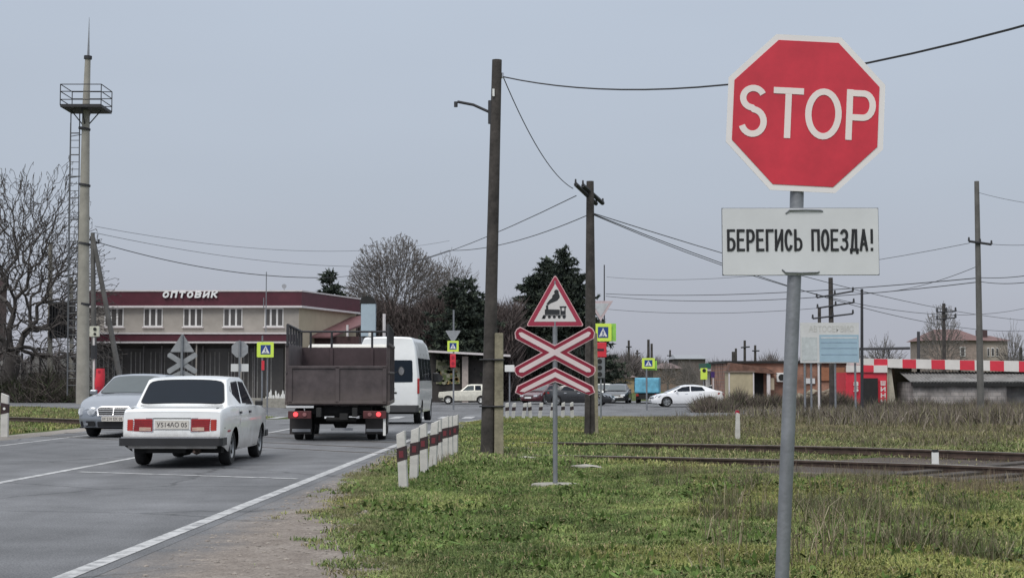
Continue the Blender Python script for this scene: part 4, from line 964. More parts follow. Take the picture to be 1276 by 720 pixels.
B.sidepane([(-1.22, 1.0), (-.99, 1.0), (-.88, 1.30)], M['tint'], 'quarter_window', t, r=.02)
for y_ in (-.22, .76, -.92):
    zt_, zb_ = (.95, .26) if y_ > -.9 else (.95, .62)
    B.onside([(y_-.005, zb_), (y_+.005, zb_), (y_+.005, zt_), (y_-.005, zt_)], M['seam'], 'door_gap', t, off=.002)
B.onside([(-.9, .255), (.78, .255), (.78, .265), (-.9, .265)], M['seam'], 'sill_gap', t, off=.002)
for y_ in (-.78, .0): B.onside(rect(y_, .83, y_+.14, .865), M['black'], 'door_handle', t, off=.02)
B.onside([(-1.7, .56), (-1.53, .56), (-1.53, .585), (-1.7, .585)], M['dkred'], 'side_marker', t, off=.008, sides=(1,))
ML = mat('tail_lens_red', (.30, .016, .016), .2, var=.12, coat=.4); MO = mat('tail_lens_clear', (.50, .36, .28), .2, coat=.4)
for sg in (-1, 1):
    x0, x1 = sorted((sg*.30, sg*.705)); h_ = B.onend(rect(x0-.015, .565, x1+.015, .79, .02), M['chrome'], 'lamp_surround', t, off=.008)
    l_ = B.onend(rect(x0, .58, x1, .775, .015), ML, 'taillight', t, off=.02)
    xi0, xi1 = sorted((sg*.315, sg*.50)); B.onend(rect(xi0, .59, xi1, .645, .01), MO, 'reverse_lens', l_, off=.026)
    xi0, xi1 = sorted((sg*.60, sg*.695)); B.onend(rect(xi0, .59, xi1, .765, .01), mat('tail_lens_amber', (.40, .035, .02), .2, coat=.4), 'indicator_lens', l_, off=.026)
    for k_ in range(5): B.onend([(x0+.01, .61+.033*k_), (x1-.01, .61+.033*k_), (x1-.01, .614+.033*k_), (x0+.01, .614+.033*k_)], M['dkred'], 'lens_rib', l_, off=.029)
def plate(par, c, w_, h_, txt, name='license_plate'):
    mb = MB(); mb.prism(rect(-w_/2, -h_/2, w_/2, h_/2, .01), -.006, .006, 0); addtext(mb, txt, (0, -.0075, 0), w_*.9, h_*.58, 1, depth=.003, bold=.012)
    return mb.build(name, [mat('plate_face', (.58, .55, .50), .45, var=.08), mat('plate_ink2', (.10, .09, .09), .5)], par, loc=c)
plate(t, (0, -2.05, .685), .52, .135, 'У514АО 05')
B.onend(rect(-.29, .775, .29, .79), M['seam'], 'trunk_gap', t, off=.003)
B.onend(rect(-.29, .60, .29, .607), M['seam'], 'trunk_gap', t, off=.003)
mb = MB(); mb.tube([(-.03, -1.985, .845), (.03, -1.985, .845)], .012, 6); mb.build('badge', M['dark'], t)
mb = MB(); mb.box((.40, -1.995, .838), (.15, .012, .022)); mb.build('lettering', M['signback'], t)
mb = MB(); mb.prismz(rnd([(-.80, -1.78), (-.80, -2.10), (-.76, -2.165), (.76, -2.165), (.80, -2.10), (.80, -1.78), (.775, -1.78), (.76, -2.08), (-.76, -2.08), (-.775, -1.78)], .015), .355, .475)
mb.build('rear_bumper', M['black'], t, bevel=.015)
mb = MB(); mb.box((0, -2.13, .487), (1.5, .07, .022)); mb.build('bumper_trim', M['chrome'], t)
mb = MB(); mb.box((0, -1.98, .33), (1.36, .1, .05)); mb.build('rear_valance', M['wpaint'], t, bevel=.01)
mb = MB(); mb.prismz(rnd([(-.785, 1.75), (-.77, 2.0), (-.7, 2.1), (.7, 2.1), (.77, 2.0), (.785, 1.75), (.78, 1.7), (-.78, 1.7)], .02), .36, .48); mb.build('front_bumper', M['black'], t, bevel=.015)
mb = MB(); mb.box((0, .1, .36), (1.36, 3.5, .28)); mb.box((0, -1.13, .29), (1.2, .09, .09)); mb.lathe([(.001, -.14), (.11, -.08), (.13, 0), (.11, .08), (.001, .14)], 12, 0, 0, -1.13, .28)
mb.box((-.12, -1.72, .29), (.6, .35, .12)); mb.build('underbody', M['dark'], t)
mb = MB(); mb.tube([(.18, -1.2, .24), (.32, -1.6, .25), (.36, -2.12, .26)], .022, 8); mb.tube([(.30, -1.5, .26), (.34, -1.85, .26)], .06, 8); mb.build('exhaust_pipe', M['rail'], t, smooth=50)
for x_ in (-.665, .665):
    for y_ in (-1.13, 1.29): wheel(t, x_, y_, .29, .17, rf=.64)
for sg in (-1, 1):
    mb = MB(); mb.box((sg*.84, .66, .985), (.13, .06, .09)); mb.build('mirror', M['black'], t, bevel=.02)
pc = at(210.5, 583, 24.2); t.scale = (1.03, 1.03, 1.0); t.location = (pc.x+.075, pc.y+2.10, .02); t.rotation_euler = (0, 0, yawto(676)+R(.2))
for x_ in (-.66, .66): mb = MB(); mb.box((x_, -1.66, .945), (.006, .55, .012)); mb.build('trunk_gap', M['seam'], t)
mb = MB(); mb.box((0, -1.41, .975), (1.3, .03, .008)); mb.build('trunk_gap', M['seam'], t)
B.onside([(-1.9, .62), (1.9, .62), (1.9, .635), (-1.9, .635)], M['seam'], 'body_crease', t, off=.001)
for sg in (-1, 1):
    for k_ in range(3): mb = MB(); mb.box((sg*.675, -1.20, 1.06+.035*k_), (.02, .09, .012)); mb.build('pillar_vent', M['black'], t)
# ------------------------------------------------------------------ silver saloon coming towards us
S_ = Car(y0=-2.4, y1=2.42, plan=[(-2.4, .70), (-2.3, .80), (-1.8, .89), (0, .915), (1.5, .915), (1.95, .905), (2.2, .87), (2.34, .80), (2.42, .70)],
         sec=[(.2, .95), (.4, 1.0), (.65, 1.0), (.85, .965), (1.0, .93)], top=[(-2.4, .90), (-2.2, 1.0), (-1.5, 1.02), (0, .98), (1.0, .97), (1.6, .90), (2.1, .78), (2.42, .62)],
         sill=[(-2.4, .34), (-2, .24), (2, .22), (2.42, .24)], rear=[(.3, .05), (.6, 0), (1.0, .10)], front=[(.2, -.06), (.4, 0), (.6, -.03), (.8, -.15)],
         arch=[(-1.42, .32, .36), (1.43, .32, .36)], crown=.05, bow=.10,
         cab=[(-1.75, 1.0, .76), (-1.0, 1.36, .62), (-.5, 1.42, .60), (.1, 1.425, .60), (.42, 1.385, .62), (1.25, .95, .78)], rcrown=.035)
MS = mat('silver_blue_paint', (.235, .255, .29), .3, .45, var=.03, coat=.6)
t = thing('sedan', (0, 0, 0), 'silver saloon with twin oval headlights coming towards the camera', 'car')
S_.body(t, MS)
S_.screen(4, .05, .93, .91, M['cglass'], 'windshield', t, frame=M['black'])
S_.screen(0, .1, .93, .88, M['tint'], 'rear_window', t)
S_.sidepane([(-.95, 1.04), (-.1, 1.02), (-.1, 1.34), (-.78, 1.31)], M['tint'], 'side_window', t, frame=M['chrome'])
S_.sidepane([(0, 1.02), (.95, .995), (.38, 1.32), (0, 1.34)], M['tint'], 'side_window', t, frame=M['chrome'])
GL = mat('headlight_glass', (.34, .36, .39), .12, .2, var=.3, scale=9, coat=.6)
def oval(cx, cz_, a, b, n=18): return [(cx+a*math.cos(2*PI*i/n), cz_+b*math.sin(2*PI*i/n)) for i in range(n)]
for sg in (-1, 1):
    h_ = S_.onend(oval(sg*.50, .60, .112, .098), MS, 'headlight', t, 1, off=.025); S_.onend(oval(sg*.50, .60, .085, .075), GL, 'lens', h_, 1, off=.035)
    h_ = S_.onend(oval(sg*.755, .60, .080, .102), MS, 'headlight', t, 1, off=.02, th=.1); S_.onend(oval(sg*.755, .60, .062, .082), GL, 'lens', h_, 1, off=.03)
    S_.onend(rect(min(sg*.42, sg*.76), .26, max(sg*.42, sg*.76), .38, .03), M['black'], 'fog_lamp_intake', t, 1, off=.03)
    S_.onend(rect(min(sg*.58, sg*.68), .29, max(sg*.58, sg*.68), .34, .02), GL, 'fog_lamp', t, 1, off=.045)
gr = S_.onend([(-.36, .50), (.36, .50), (.40, .66), (.33, .71), (-.33, .71), (-.40, .66)], M['chrome'], 'grille', t, 1, off=.03)
S_.onend([(-.33, .52), (.33, .52), (.365, .66), (.31, .69), (-.31, .69), (-.365, .66)], M['black'], 'grille_mesh', gr, 1, off=.036)
for z_ in (.56, .605, .65): S_.onend(rect(-.34, z_-.006, .34, z_+.006), M['signback'], 'grille_bar', gr, 1, off=.044)
S_.onend(rect(-.008, .52, .008, .70), M['chrome'], 'grille_bar', gr, 1, off=.046)
S_.onend(rect(-.36, .25, .36, .37, .02), M['black'], 'lower_intake', t, 1, off=.03)
S_.onend(rect(-.80, .22, .80, .25), M['black'], 'front_lip', t, 1, off=.03)
o = plate(t, (0, 2.475, .435), .5, .11, 'М 210 ЕК 05'); o.rotation_euler = (0, 0, PI)
mb = MB(); mb.box((0, 0, .33), (1.5, 4.2, .28)); mb.build('underbody', M['dark'], t)
for x_ in (-.76, .76):
    for y_ in (-1.42, 1.43): wheel(t, x_, y_, .32, .21, M['rimdark'], 7, .68)
for sg in (-1, 1): mb = MB(); mb.box((sg*.97, .82, 1.02), (.18, .09, .12)); mb.build('mirror', MS, t, bevel=.03)
pc = at(147.5, 546, 36.7); t.scale = (1.05,)*3; t.location = (pc.x+.04, pc.y+2.3, 0.01); t.rotation_euler = (0, 0, PI+yawto(720))
# ------------------------------------------------------------------ white sedan crossing, seen from its left side
def sleek(paint, lb, extra_dark=False):
    K = Car(y0=-2.42, y1=2.42, plan=[(-2.42, .62), (-2.3, .80), (-1.8, .90), (0, .925), (1.5, .91), (2.1, .82), (2.42, .60)],
         sec=[(.2, .95), (.4, 1.0), (.7, 1.0), (.95, .95), (1.1, .90)], top=[(-2.42, .93), (-2.15, 1.03), (-1.5, 1.04), (0, .98), (1.1, .92), (1.8, .80), (2.42, .62)],
         sill=[(-2.42, .36), (-2, .24), (2, .22), (2.42, .26)], rear=[(.3, .12), (.6, .0), (1.0, .06)], front=[(.2, -.08), (.45, 0), (.8, -.22)],
         arch=[(-1.45, .33, .375), (1.42, .33, .375)], crown=.04,
         cab=[(-2.0, 1.03, .72), (-1.1, 1.36, .62), (-.5, 1.42, .60), (.05, 1.415, .60), (.40, 1.35, .62), (1.40, .92, .78)], rcrown=.03)
    t = thing('sedan', (0, 0, 0), lb, 'car'); K.body(t, paint)
    K.screen(4, .06, .92, .9, M['cglass'], 'windshield', t); K.screen(0, .1, .9, .86, M['tint'], 'rear_window', t)
    K.sidepane([(-1.15, 1.05), (-.2, 1.02), (-.2, 1.35), (-.95, 1.30)], M['tint'], 'side_window', t); K.sidepane([(-.13, 1.02), (1.0, .99), (.36, 1.30), (-.13, 1.35)], M['tint'], 'side_window', t)
    for y_ in (-.17, .9, -1.05): K.onside([(y_-.012, .3), (y_+.012, .3), (y_+.012, .99), (y_-.012, .99)], M['seam'], 'door_gap', t, off=.002)
    for y_ in (-.9, .05): K.onside(rect(y_, .84, y_+.18, .875), M['chrome'], 'door_handle', t, off=.02)
    K.onside([(1.95, .62), (2.3, .60), (2.2, .74), (1.8, .76)], GL, 'headlight', t, off=.02)
    K.onside([(-2.35, .78), (-1.95, .82), (-1.98, .93), (-2.33, .92)], ML, 'taillight', t, off=.02)
    for sg in (-1, 1):
        K.onend(rect(min(sg*.4, sg*.75), .72, max(sg*.4, sg*.75), .88, .02), ML, 'taillight', t, -1, off=.02)
        K.onend(rect(min(sg*.42, sg*.72), .55, max(sg*.42, sg*.72), .67, .02), GL, 'headlight', t, 1, off=.02)
        mb = MB(); mb.box((sg*.98, .78, 1.02), (.18, .1, .12)); mb.build('mirror', paint, t, bevel=.03)
    K.onend(rect(-.38, .40, .38, .60, .03), M['black'], 'grille', t, 1, off=.02); K.onend(rect(-.26, .42, .26, .53), M['plate'], 'license_plate', t, 1, off=.035)
    mb = MB(); mb.box((0, 0, .34), (1.55, 4.2, .3)); mb.build('underbody', M['dark'], t)
    for x_ in (-.79, .79):
        for y_ in (-1.45, 1.42): wheel(t, x_, y_, .33, .21, M['rimdark'], 5, .72)
    return t
c1 = sleek(mat('pearl_white_paint', (.80, .81, .84), .25, var=.02, coat=.5), 'low white saloon crossing the junction, seen from its left side')
pc = at(857, 507, 100); c1.location = (pc.x, 101, zf(pc.x, 101)+.02); c1.rotation_euler = (0, 0, R(90+4))
dkp = mat('black_car_paint', (.02, .021, .024), .25, coat=.6, var=.05)
c2 = sleek(dkp, 'black saloon parked behind the white saloon, near the beige booth'); c2.location = (*at(893, 495, 112).xy, -.48); c2.rotation_euler = (0, 0, R(72))
c3 = sleek(dkp, 'dark saloon passing behind the railway sign pole'); c3.location = (*at(722, 500, 106).xy, -.48); c3.rotation_euler = (0, 0, R(-104))
c4 = sleek(mat('maroon_car_paint', (.08, .012, .02), .3, coat=.6), 'dark red saloon behind the chevron of the railway sign'); c4.location = (*at(678, 500, 112).xy, -.48); c4.rotation_euler = (0, 0, R(150))
c5 = sleek(mat('graphite_car_paint', (.035, .037, .042), .3, coat=.6), 'dark car with white bonnet lights facing the camera, right of the old pole'); c5.location = (*at(770, 501, 116).xy, -.48); c5.rotation_euler = (0, 0, R(171))
c6 = sleek(mat('ivory_car_paint', (.70, .69, .64), .3, coat=.6), 'white car half hidden behind the pedestrian sign post'); c6.location = (*at(753, 501, 121).xy, -.48); c6.rotation_euler = (0, 0, R(176))
# ------------------------------------------------------------------ old cream estate crossing left
E = Car(y0=-2.0, y1=2.0, plan=[(-2.0, .72), (-1.9, .78), (0, .80), (1.6, .79), (2.0, .70)], sec=[(.2, .95), (.6, 1.0), (.95, .96)],
        top=[(-2.0, .92), (-1.8, .95), (.5, .94), (1.0, .92), (2.0, .84)], sill=[(-2, .34), (-1.7, .25), (1.6, .25), (2, .34)], rear=[(.3, .05), (.9, .02)], front=[(.3, -.08), (.6, 0), (.85, -.06)],
        arch=[(-1.1, .3, .34), (1.28, .3, .34)], crown=.03, cab=[(-1.95, .94, .70), (-1.75, 1.38, .61), (-1.2, 1.42, .60), (-.4, 1.42, .60), (-.12, 1.38, .61), (.45, .93, .70)], rcrown=.02)
t = thing('estate_car', (0, 0, 0), 'old cream estate car crossing behind the van, nose to the left', 'car'); EP = mat('cream_paint', (.66, .64, .56), .35, coat=.3)
E.body(t, EP); E.screen(4, .1, .9, .9, M['cglass'], 'windshield', t)
for a, b in ((-1.68, -1.2), (-1.12, -.66)): E.sidepane([(a, 1.0), (b, 1.0), (b, 1.34), (a+.05, 1.34)], M['tint'], 'side_window', t)
E.sidepane([(-.58, 1.0), (.24, .98), (-.16, 1.32), (-.58, 1.34)], M['cglass'], 'side_window', t)
for y_ in (-.62, .32, -1.16): E.onside([(y_-.012, .3), (y_+.012, .3), (y_+.012, .92), (y_-.012, .92)], M['seam'], 'door_gap', t, off=.002)
E.onside([(-1.95, .36), (-1.6, .36), (-1.6, .46), (-1.95, .46)], M['black'], 'bumper', t, off=.04); E.onside([(1.65, .36), (2.0, .36), (2.0, .46), (1.65, .46)], M['black'], 'bumper', t, off=.04)
E.onside([(-1.9, .30), (1.9, .30), (1.9, .26), (-1.9, .26)], M['dark'], 'sill', t, off=.004)
mb = MB(); mb.box((0, 0, .34), (1.4, 3.6, .26)); mb.build('underbody', M['dark'], t)
for x_ in (-.68, .68):
    for y_ in (-1.1, 1.28): wheel(t, x_, y_, .29, .17, M['white'], 5, .6)
pc = at(580, 503, 111); t.location = (pc.x+.05, 111, -.48); t.rotation_euler = (0, 0, R(90))
# ------------------------------------------------------------------ blue van under a tarp, far right
t = thing('van', (0, 0, 0), 'small van with light blue box body on the junction, left of the white saloon', 'van')
mb = MB(); mb.prismx(rnd([(-2.4, .75), (.6, .75), (.6, 1.9), (-2.2, 1.9)], .12), -.9, .9); mb.build('cargo_box', mat('light_blue_tarp', (.10, .33, .46), .6, var=.25, scale=2), t, bevel=.06)
mb = MB(); mb.prismx(rnd([(.62, .4), (2.1, .4), (2.15, .95), (1.6, 1.1), (1.1, 1.75), (.62, 1.8)], .08), -.82, .82); mb.build('cab', dkp, t, bevel=.04)
mb = MB(); mb.box((0, -.2, .5), (1.5, 4.2, .4)); mb.build('chassis', M['dark'], t)
mb = MB(); mb.prismx([(1.12, 1.12), (1.52, 1.12), (1.12, 1.65), (.8, 1.65), (.8, 1.12)], -.826, .826); mb.build('side_window', M['cglass'], t)
for x_ in (-.75, .75):
    for y_ in (-1.5, 1.35): wheel(t, x_, y_, .33, .2)
for sg in (-1, 1): mb = MB(); mb.box((sg*.7, -2.42, .62), (.2, .04, .16)); mb.build('taillight', ML, t)
t.location = (*at(808, 503, 116).xy, -.48); t.rotation_euler = (0, 0, R(-8))
# ------------------------------------------------------------------ white high-roof minibus
V = Car(y0=-3.0, y1=3.0, plan=[(-3.0, .94), (-2.97, .965), (-2.85, .985), (2.0, .99), (2.6, .93), (3.0, .72)],
        sec=[(.3, .97), (.6, 1.0), (1.15, 1.0), (1.5, .975), (2.2, .90), (2.5, .85), (2.68, .74)], top=[(-3.0, 2.60), (-2.9, 2.66), (1.2, 2.68), (1.6, 2.55), (2.35, 1.55), (3.0, 1.15)],
        sill=[(-3.0, .42), (-2.6, .36), (2.6, .34), (3.0, .35)], rear=[(.3, .0), (1.1, .0), (2.0, .07), (2.7, .19)], front=[(.3, -.05), (1.1, -.1)], arch=[(-1.85, .35, .40), (1.85, .35, .40)], crown=.05, bow=.03, cab=None)
t = thing('minibus', (0, 0, 0), 'tall white minibus driving away just in front of the brown truck', 'minibus'); V.body(t, M['wpaint'])
for sg in (-1, 1):
    x0, x1 = sorted((sg*.06, sg*.80)); z0 = 1.30
    V.onend(rnd([(x0, z0), (x1, z0), (x1*(.96 if x1 > 0 else 1), 1.98), (x0*(.96 if x0 < 0 else 1), 1.98)], .05), M['tint'], 'rear_window', t, off=.012)
    mb = MB(); mb.prismx(rnd([(-3.02, .95), (-2.93, .95), (-2.93, 1.42), (-3.0, 1.42)], .02), sg*.93, sg*.995); mb.build('taillight', ML, t)
    V.onend(rect(sg*.17-.06 if sg > 0 else -.23, 1.08, sg*.17+.06 if sg > 0 else -.11, 1.14), M['black'], 'door_handle', t, off=.03)
V.onend(rect(-.008, .62, .008, 2.45), M['seam'], 'door_gap', t, off=.003)
V.onend(rect(-.9, .60, .9, .606), M['seam'], 'door_gap', t, off=.003)
V.onend(rect(-.34, .95, .30, 1.0), M['dark'], 'badge_strip', t, off=.01)
mb = MB(); mb.prismz(rnd([(-.97, -2.8), (-.97, -3.05), (-.9, -3.12), (.9, -3.12), (.97, -3.05), (.97, -2.8), (.9, -2.8), (-.9, -2.8)], .02), .38, .60); mb.build('rear_bumper', mat('grey_black_plastic', (.045, .045, .048), .6), t, bevel=.02)
for k_ in range(4):
    y_ = -2.6+k_*1.15; V.onside(rnd([(y_, 1.35), (y_+1.05, 1.35), (y_+1.05, 2.05), (y_+.05, 2.05)], .05), M['tint'], 'side_window', t, off=.01)
V.onside([(-2.8, .42), (2.6, .42), (2.6, .52), (-2.8, .52)], mat('grey_black_plastic', (.045, .045, .048), .6), 'side_strip', t, off=.01)
for y_ in (-1.45, -.3, .85, 1.75): V.onside([(y_-.008, .5), (y_+.008, .5), (y_+.008, 2.2), (y_-.008, 2.2)], M['seam'], 'panel_gap', t, off=.003)
mb = MB(); mb.box((0, -.1, .5), (1.7, 5.4, .36)); mb.build('underbody', M['dark'], t)
for x_ in (-.85, .85):
    for y_ in (-1.85, 1.85): wheel(t, x_, y_, .35, .22)
for sg in (-1, 1): mb = MB(); mb.box((sg*1.12, 1.95, 1.45), (.22, .1, .32)); mb.build('mirror', M['black'], t, bevel=.04)
mb = MB(); mb.tube([(-.55, -2.75, 2.71), (-.55, -2.75, 2.83)], .07, 10); mb.build('beacon', M['white'], t, bevel=.02)
plate(t, (-.02, -3.015, .80), .5, .11, 'С 772 ТУ 05')
pc = at(525, 527, 47.0); t.location = (pc.x-.975, pc.y+3.0, -.0); t.rotation_euler = (0, 0, yawto(690))
# ------------------------------------------------------------------ brown tipper truck
t = thing('tipper_truck', (0, 0, 0), 'dark brown open cargo truck with steel sides, brake lamps lit', 'truck')
MT = mat('brown_painted_steel', (.078, .062, .064), .55, .1, var=.28, scale=2.6, bump=.2, bscale=9); grime(MT, .75, 1.25, (.13, .105, .09), .55)
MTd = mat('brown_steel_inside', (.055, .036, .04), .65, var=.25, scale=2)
# body floor, sides, headboard, tailgate
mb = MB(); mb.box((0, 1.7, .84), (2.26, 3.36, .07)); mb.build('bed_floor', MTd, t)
mb = MB(); mb.box((0, 0, 1.27), (2.20, .05, .83)); 
for x_ in (-1.06, 0, 1.06): mb.box((x_, -.035, 1.27), (.09, .04, .82))
for z_ in (.87, 1.67): mb.box((0, -.03, z_), (2.2, .05, .06))
mb.build('tailgate', MT, t, bevel=.006)
mb = MB(); mb.box((0, -.03, 1.27), (.001, .001, .001))
for sg in (-1, 1):
    mb = MB(); mb.box((sg*1.115, 1.7, 1.50), (.035, 3.4, 1.36))
    for k_ in range(6): mb.box((sg*1.15, .05+k_*.66, 1.50), (.05, .07, 1.34))
    mb.box((sg*1.15, 1.7, 2.18), (.07, 3.44, .06)); mb.box((sg*1.15, 1.7, .86), (.06, 3.42, .08)); mb.box((sg*1.15, 1.7, 1.55), (.05, 3.42, .05))
    mb.build('side_wall', MT, t, bevel=.006)
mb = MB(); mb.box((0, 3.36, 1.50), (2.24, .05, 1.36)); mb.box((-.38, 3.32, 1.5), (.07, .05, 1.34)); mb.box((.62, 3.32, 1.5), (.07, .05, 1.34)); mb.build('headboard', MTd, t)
mb = MB(); zt = 2.62
for sg in (-1, 1):
    mb.tube([(sg*1.13, .0, 2.15), (sg*1.13, .0, zt), (sg*1.13, 3.36, zt-.05)], .034, 6)
    for k_ in range(1, 6): mb.tube([(sg*1.13, k_*.67, 2.15), (sg*1.13, k_*.67, zt-.02)], .032, 6)
mb.tube([(-1.13, 3.36, zt-.05), (1.13, 3.36, zt-.05)], .025, 6)
for x_ in (-.38, .62, -.9): mb.tube([(x_, 3.36, 2.1), (x_, 3.36, zt-.05)], .03, 6)
mb.build('tarp_frame', M['wire'], t)
# chassis
mb = MB(); mb.box((-.4, 2.3, .66), (.1, 5.2, .2)); mb.box((.4, 2.3, .66), (.1, 5.2, .2)); mb.box((0, .35, .62), (.9, .12, .12)); mb.box((0, 1.15, .42), (1.5, .13, .13)); mb.lathe([(.001, -.2), (.17, -.12), (.2, 0), (.17, .12), (.001, .2)], 14, 0, 0, 1.15, .42)
mb.box((0, .5, .70), (1.5, .5, .16)); mb.box((.15, .1, .56), (.18, .5, .14)); mb.tube([(-.25, .1, .5), (.4, .3, .48)], .05, 8); mb.box((-.7, 2.4, .6), (.4, .7, .35)); mb.box((.72, 2.3, .58), (.4, .9, .35))
mb.build('chassis', M['dark'], t)
for sg in (-1, 1):
    mb = MB(); mb.box((sg*.84, -.02, .60), (.52, .08, .17)); l_ = mb.build('lamp_panel', mat('rusty_lamp_panel', (.085, .02, .022), .6, var=.3), t, bevel=.01)
    mb = MB(); mb.disc((sg*.93, -.075, .61), .052, .03, 14); mb.build('brake_lamp', mat('lit_brake_lamp', (.5, .03, .03), .3, emit=(1, .06, .07), es=2.2), l_)
    mb = MB(); mb.disc((sg*.73, -.07, .61), .045, .02, 14); mb.build('reverse_lamp', mat('dull_lens', (.28, .12, .12), .3), l_)
    mb = MB(); mb.box((sg*.86, .45, .40), (.50, .03, .50)); mb.build('mud_flap', mat('mud_flap_rubber', (.04, .036, .036), .8), t)
    mb = MB(); mb.box((sg*.84, .40, .235), (.42, .04, .07)); mb.build('road_glimpse_strip', M['signback'], t, bevel=.008)  # added pale strip, stands in for light road showing beneath the truck
    for x_ in (.72, .96): wheel(t, sg*x_, 1.15, .37, .19)
    wheel(t, sg*.88, 4.55, .37, .2)
mb = MB(); mb.box((-.84, -.0, .78), (.62, .05, .05)); mb.build('bumper_bar', M['plate'], t)
mb = MB(); mb.box((.1, .12, .27), (.5, .03, .06)); mb.build('road_glimpse_bar', M['signback'], t)  # added grey bar imitating the light road glimpsed under the chassis
mb = MB(); mb.box((1.06, .02, .36), (.06, .03, .46)); mb.build('white_reflector_strip', M['white'], t)
# cab
mb = MB(); mb.prismx(rnd([(3.55, .55), (5.45, .50), (5.5, 1.2), (5.2, 1.45), (4.85, 2.16), (3.9, 2.28), (3.55, 2.20)], .08), -1.0, 1.0); mb.build('cab', mat('cream_white_cab', (.66, .63, .56), .4, coat=.3, var=.06), t, bevel=.07)
for sg in (-1, 1): mb = MB(); mb.prismx(rnd([(3.95, 1.3), (5.0, 1.3), (4.72, 1.98), (3.98, 2.0)], .05), sg*1.0, sg*1.008); mb.build('side_window', M['tint'], t)
mb = MB(); mb.box((0, 3.545, 1.7), (1.3, .012, .45)); mb.build('rear_window', M['tint'], t)
for sg in (-1, 1):
    mb = MB(); mb.tube([(sg*1.0, 5.0, 1.5), (sg*1.28, 5.02, 1.62)], .012, 6); a_ = mb.build('mirror_arm', M['wire'], t)
    mb = MB(); mb.disc((sg*1.30, 5.0, 1.60), .12, .04, 16, rx=.085); mm_ = mb.build('mirror', M['black'], t, bevel=.01); mb = MB(); mb.disc((sg*1.30, 4.975, 1.60), .10, .01, 16, rx=.07); mb.build('mirror_glass', M['chrome'], mm_)
pc = at(419.5, 550, 34.4); t.location = (pc.x, 34.5, 0.01); t.rotation_euler = (0, 0, R(2.6))
# ================================================================== BUILDINGS AND STREET CLUTTER
M['wallgrey'] = mat('grey_beige_render', (.33, .305, .275), .9, scale=.8, var=.12, bump=.15, bscale=6)
M['wallbeige'] = mat('sand_render', (.40, .34, .25), .9, scale=.8, var=.08)
M['frame'] = mat('white_window_frame', (.66, .65, .64), .5, var=.04)
M['shopglass'] = glass('shop_glass', (.085, .08, .078), .12)
M['whitetrim'] = mat('white_trim', (.62, .58, .58), .55, var=.06)
gD = -.5
def Zp(py, D): return at(638, py, D).z
def Xp(px, D): return at(px, 450, D).x
# --- shop with the burgundy fascia
D = 100.0; xl, xr = Xp(108, D), Xp(372, D); x2 = Xp(443, 110.0); yb = 110.0
t = thing('shop_building', (xl, D, gD), 'two storey beige shop building with burgundy fascia and white lettering', 'building'); T0 = Vector((xl, D, 0))
def rel(v): return (v[0]-xl, v[1]-D, v[2]-gD)
ztop, zf0, zf1, za0, za1 = Zp(363, D), Zp(379.5, D), Zp(381, D), Zp(416, D), Zp(427, D)
plan = [(0, 0), (xr-xl, 0), (x2-xl, yb-D), (0, yb-D)]
mb = MB(); mb.prismz(plan, za0-gD-.3, zf0-gD); w1 = mb.build('upper_wall', M['wallgrey'], t)
# side wall gets its own sand colour
mb = MB(); a, b = Vector((xr-xl, 0)), Vector((x2-xl, yb-D)); n_ = Vector(((b-a).y, -(b-a).x)).normalized()*.02
mb.prismz([tuple(a+n_*.2), tuple(a+n_), tuple(b+n_), tuple(b+n_*.2)], 0, zf0-gD-.01); mb.build('side_wall', M['wallbeige'], t)
def grown(pl, d): return [(-d, -d), (pl[1][0]+d*.7, -d), (pl[2][0]+d, pl[2][1]), (-d, pl[3][1])]
mb = MB(); mb.prismz(grown(plan, .30), zf1-gD, ztop-gD-.03); fa = mb.build('fascia', M['burg'], t)
mb = MB(); mb.prismz(grown(plan, .36), ztop-gD-.03, ztop-gD+.06); mb.build('roof_edge', M['whitetrim'], t)
mb = MB(); mb.prismz(grown(plan, .34), zf1-gD-.13, zf1-gD); mb.build('fascia_trim', M['whitetrim'], t)
mb = MB(); lettering(mb, 'ОПТОВИК', Xp(203, D)-xl, Xp(271, D)-xl, Zp(371.5, D)-gD, Zp(363.5, D)-gD, .105, -.45, -.34, gap=.75, shear=.2); mb.build('shop_lettering', mat('white_letters', (.80, .80, .80), .4, var=.02), t)
for j, cx in enumerate((141.5, 190.3, 239.8, 289.8, 341)):
    cxm = Xp(cx, D)-xl; hw_ = 11.8*D/F; z0, z1 = Zp(407, D)-gD, Zp(383.5, D)-gD
    mb = MB(); mb.box((cxm, -.0, (z0+z1)/2), (2*hw_, .10, z1-z0)); fr = mb.build('window', M['frame'], t)
    for k_ in range(3):
        wq = 2*hw_/3; cx3 = cxm-hw_+wq*(k_+.5); mb = MB(); mb.box((cx3, -.052, (z0+z1)/2), (wq-.13, .02, z1-z0-.18)); mb.build('pane', M['shopglass'], fr)
    mb = MB(); mb.box((cxm, -.07, z0-.04), (2*hw_+.16, .16, .07)); mb.build('sill', M['whitetrim'], fr)
# awning band between the storeys
xe = Xp(360, D)-xl
mb = MB(); mb.box((xe/2+.2, -.75, (za0+za1)/2-gD), (xe+.4, 1.5, za0-za1-.16)); aw = mb.build('awning', M['burg'], t)
for z in (za0, za1): mb = MB(); mb.box((xe/2+.2, -.78, z-gD), (xe+.46, 1.56, .11)); mb.build('awning_trim', M['whitetrim'], aw)
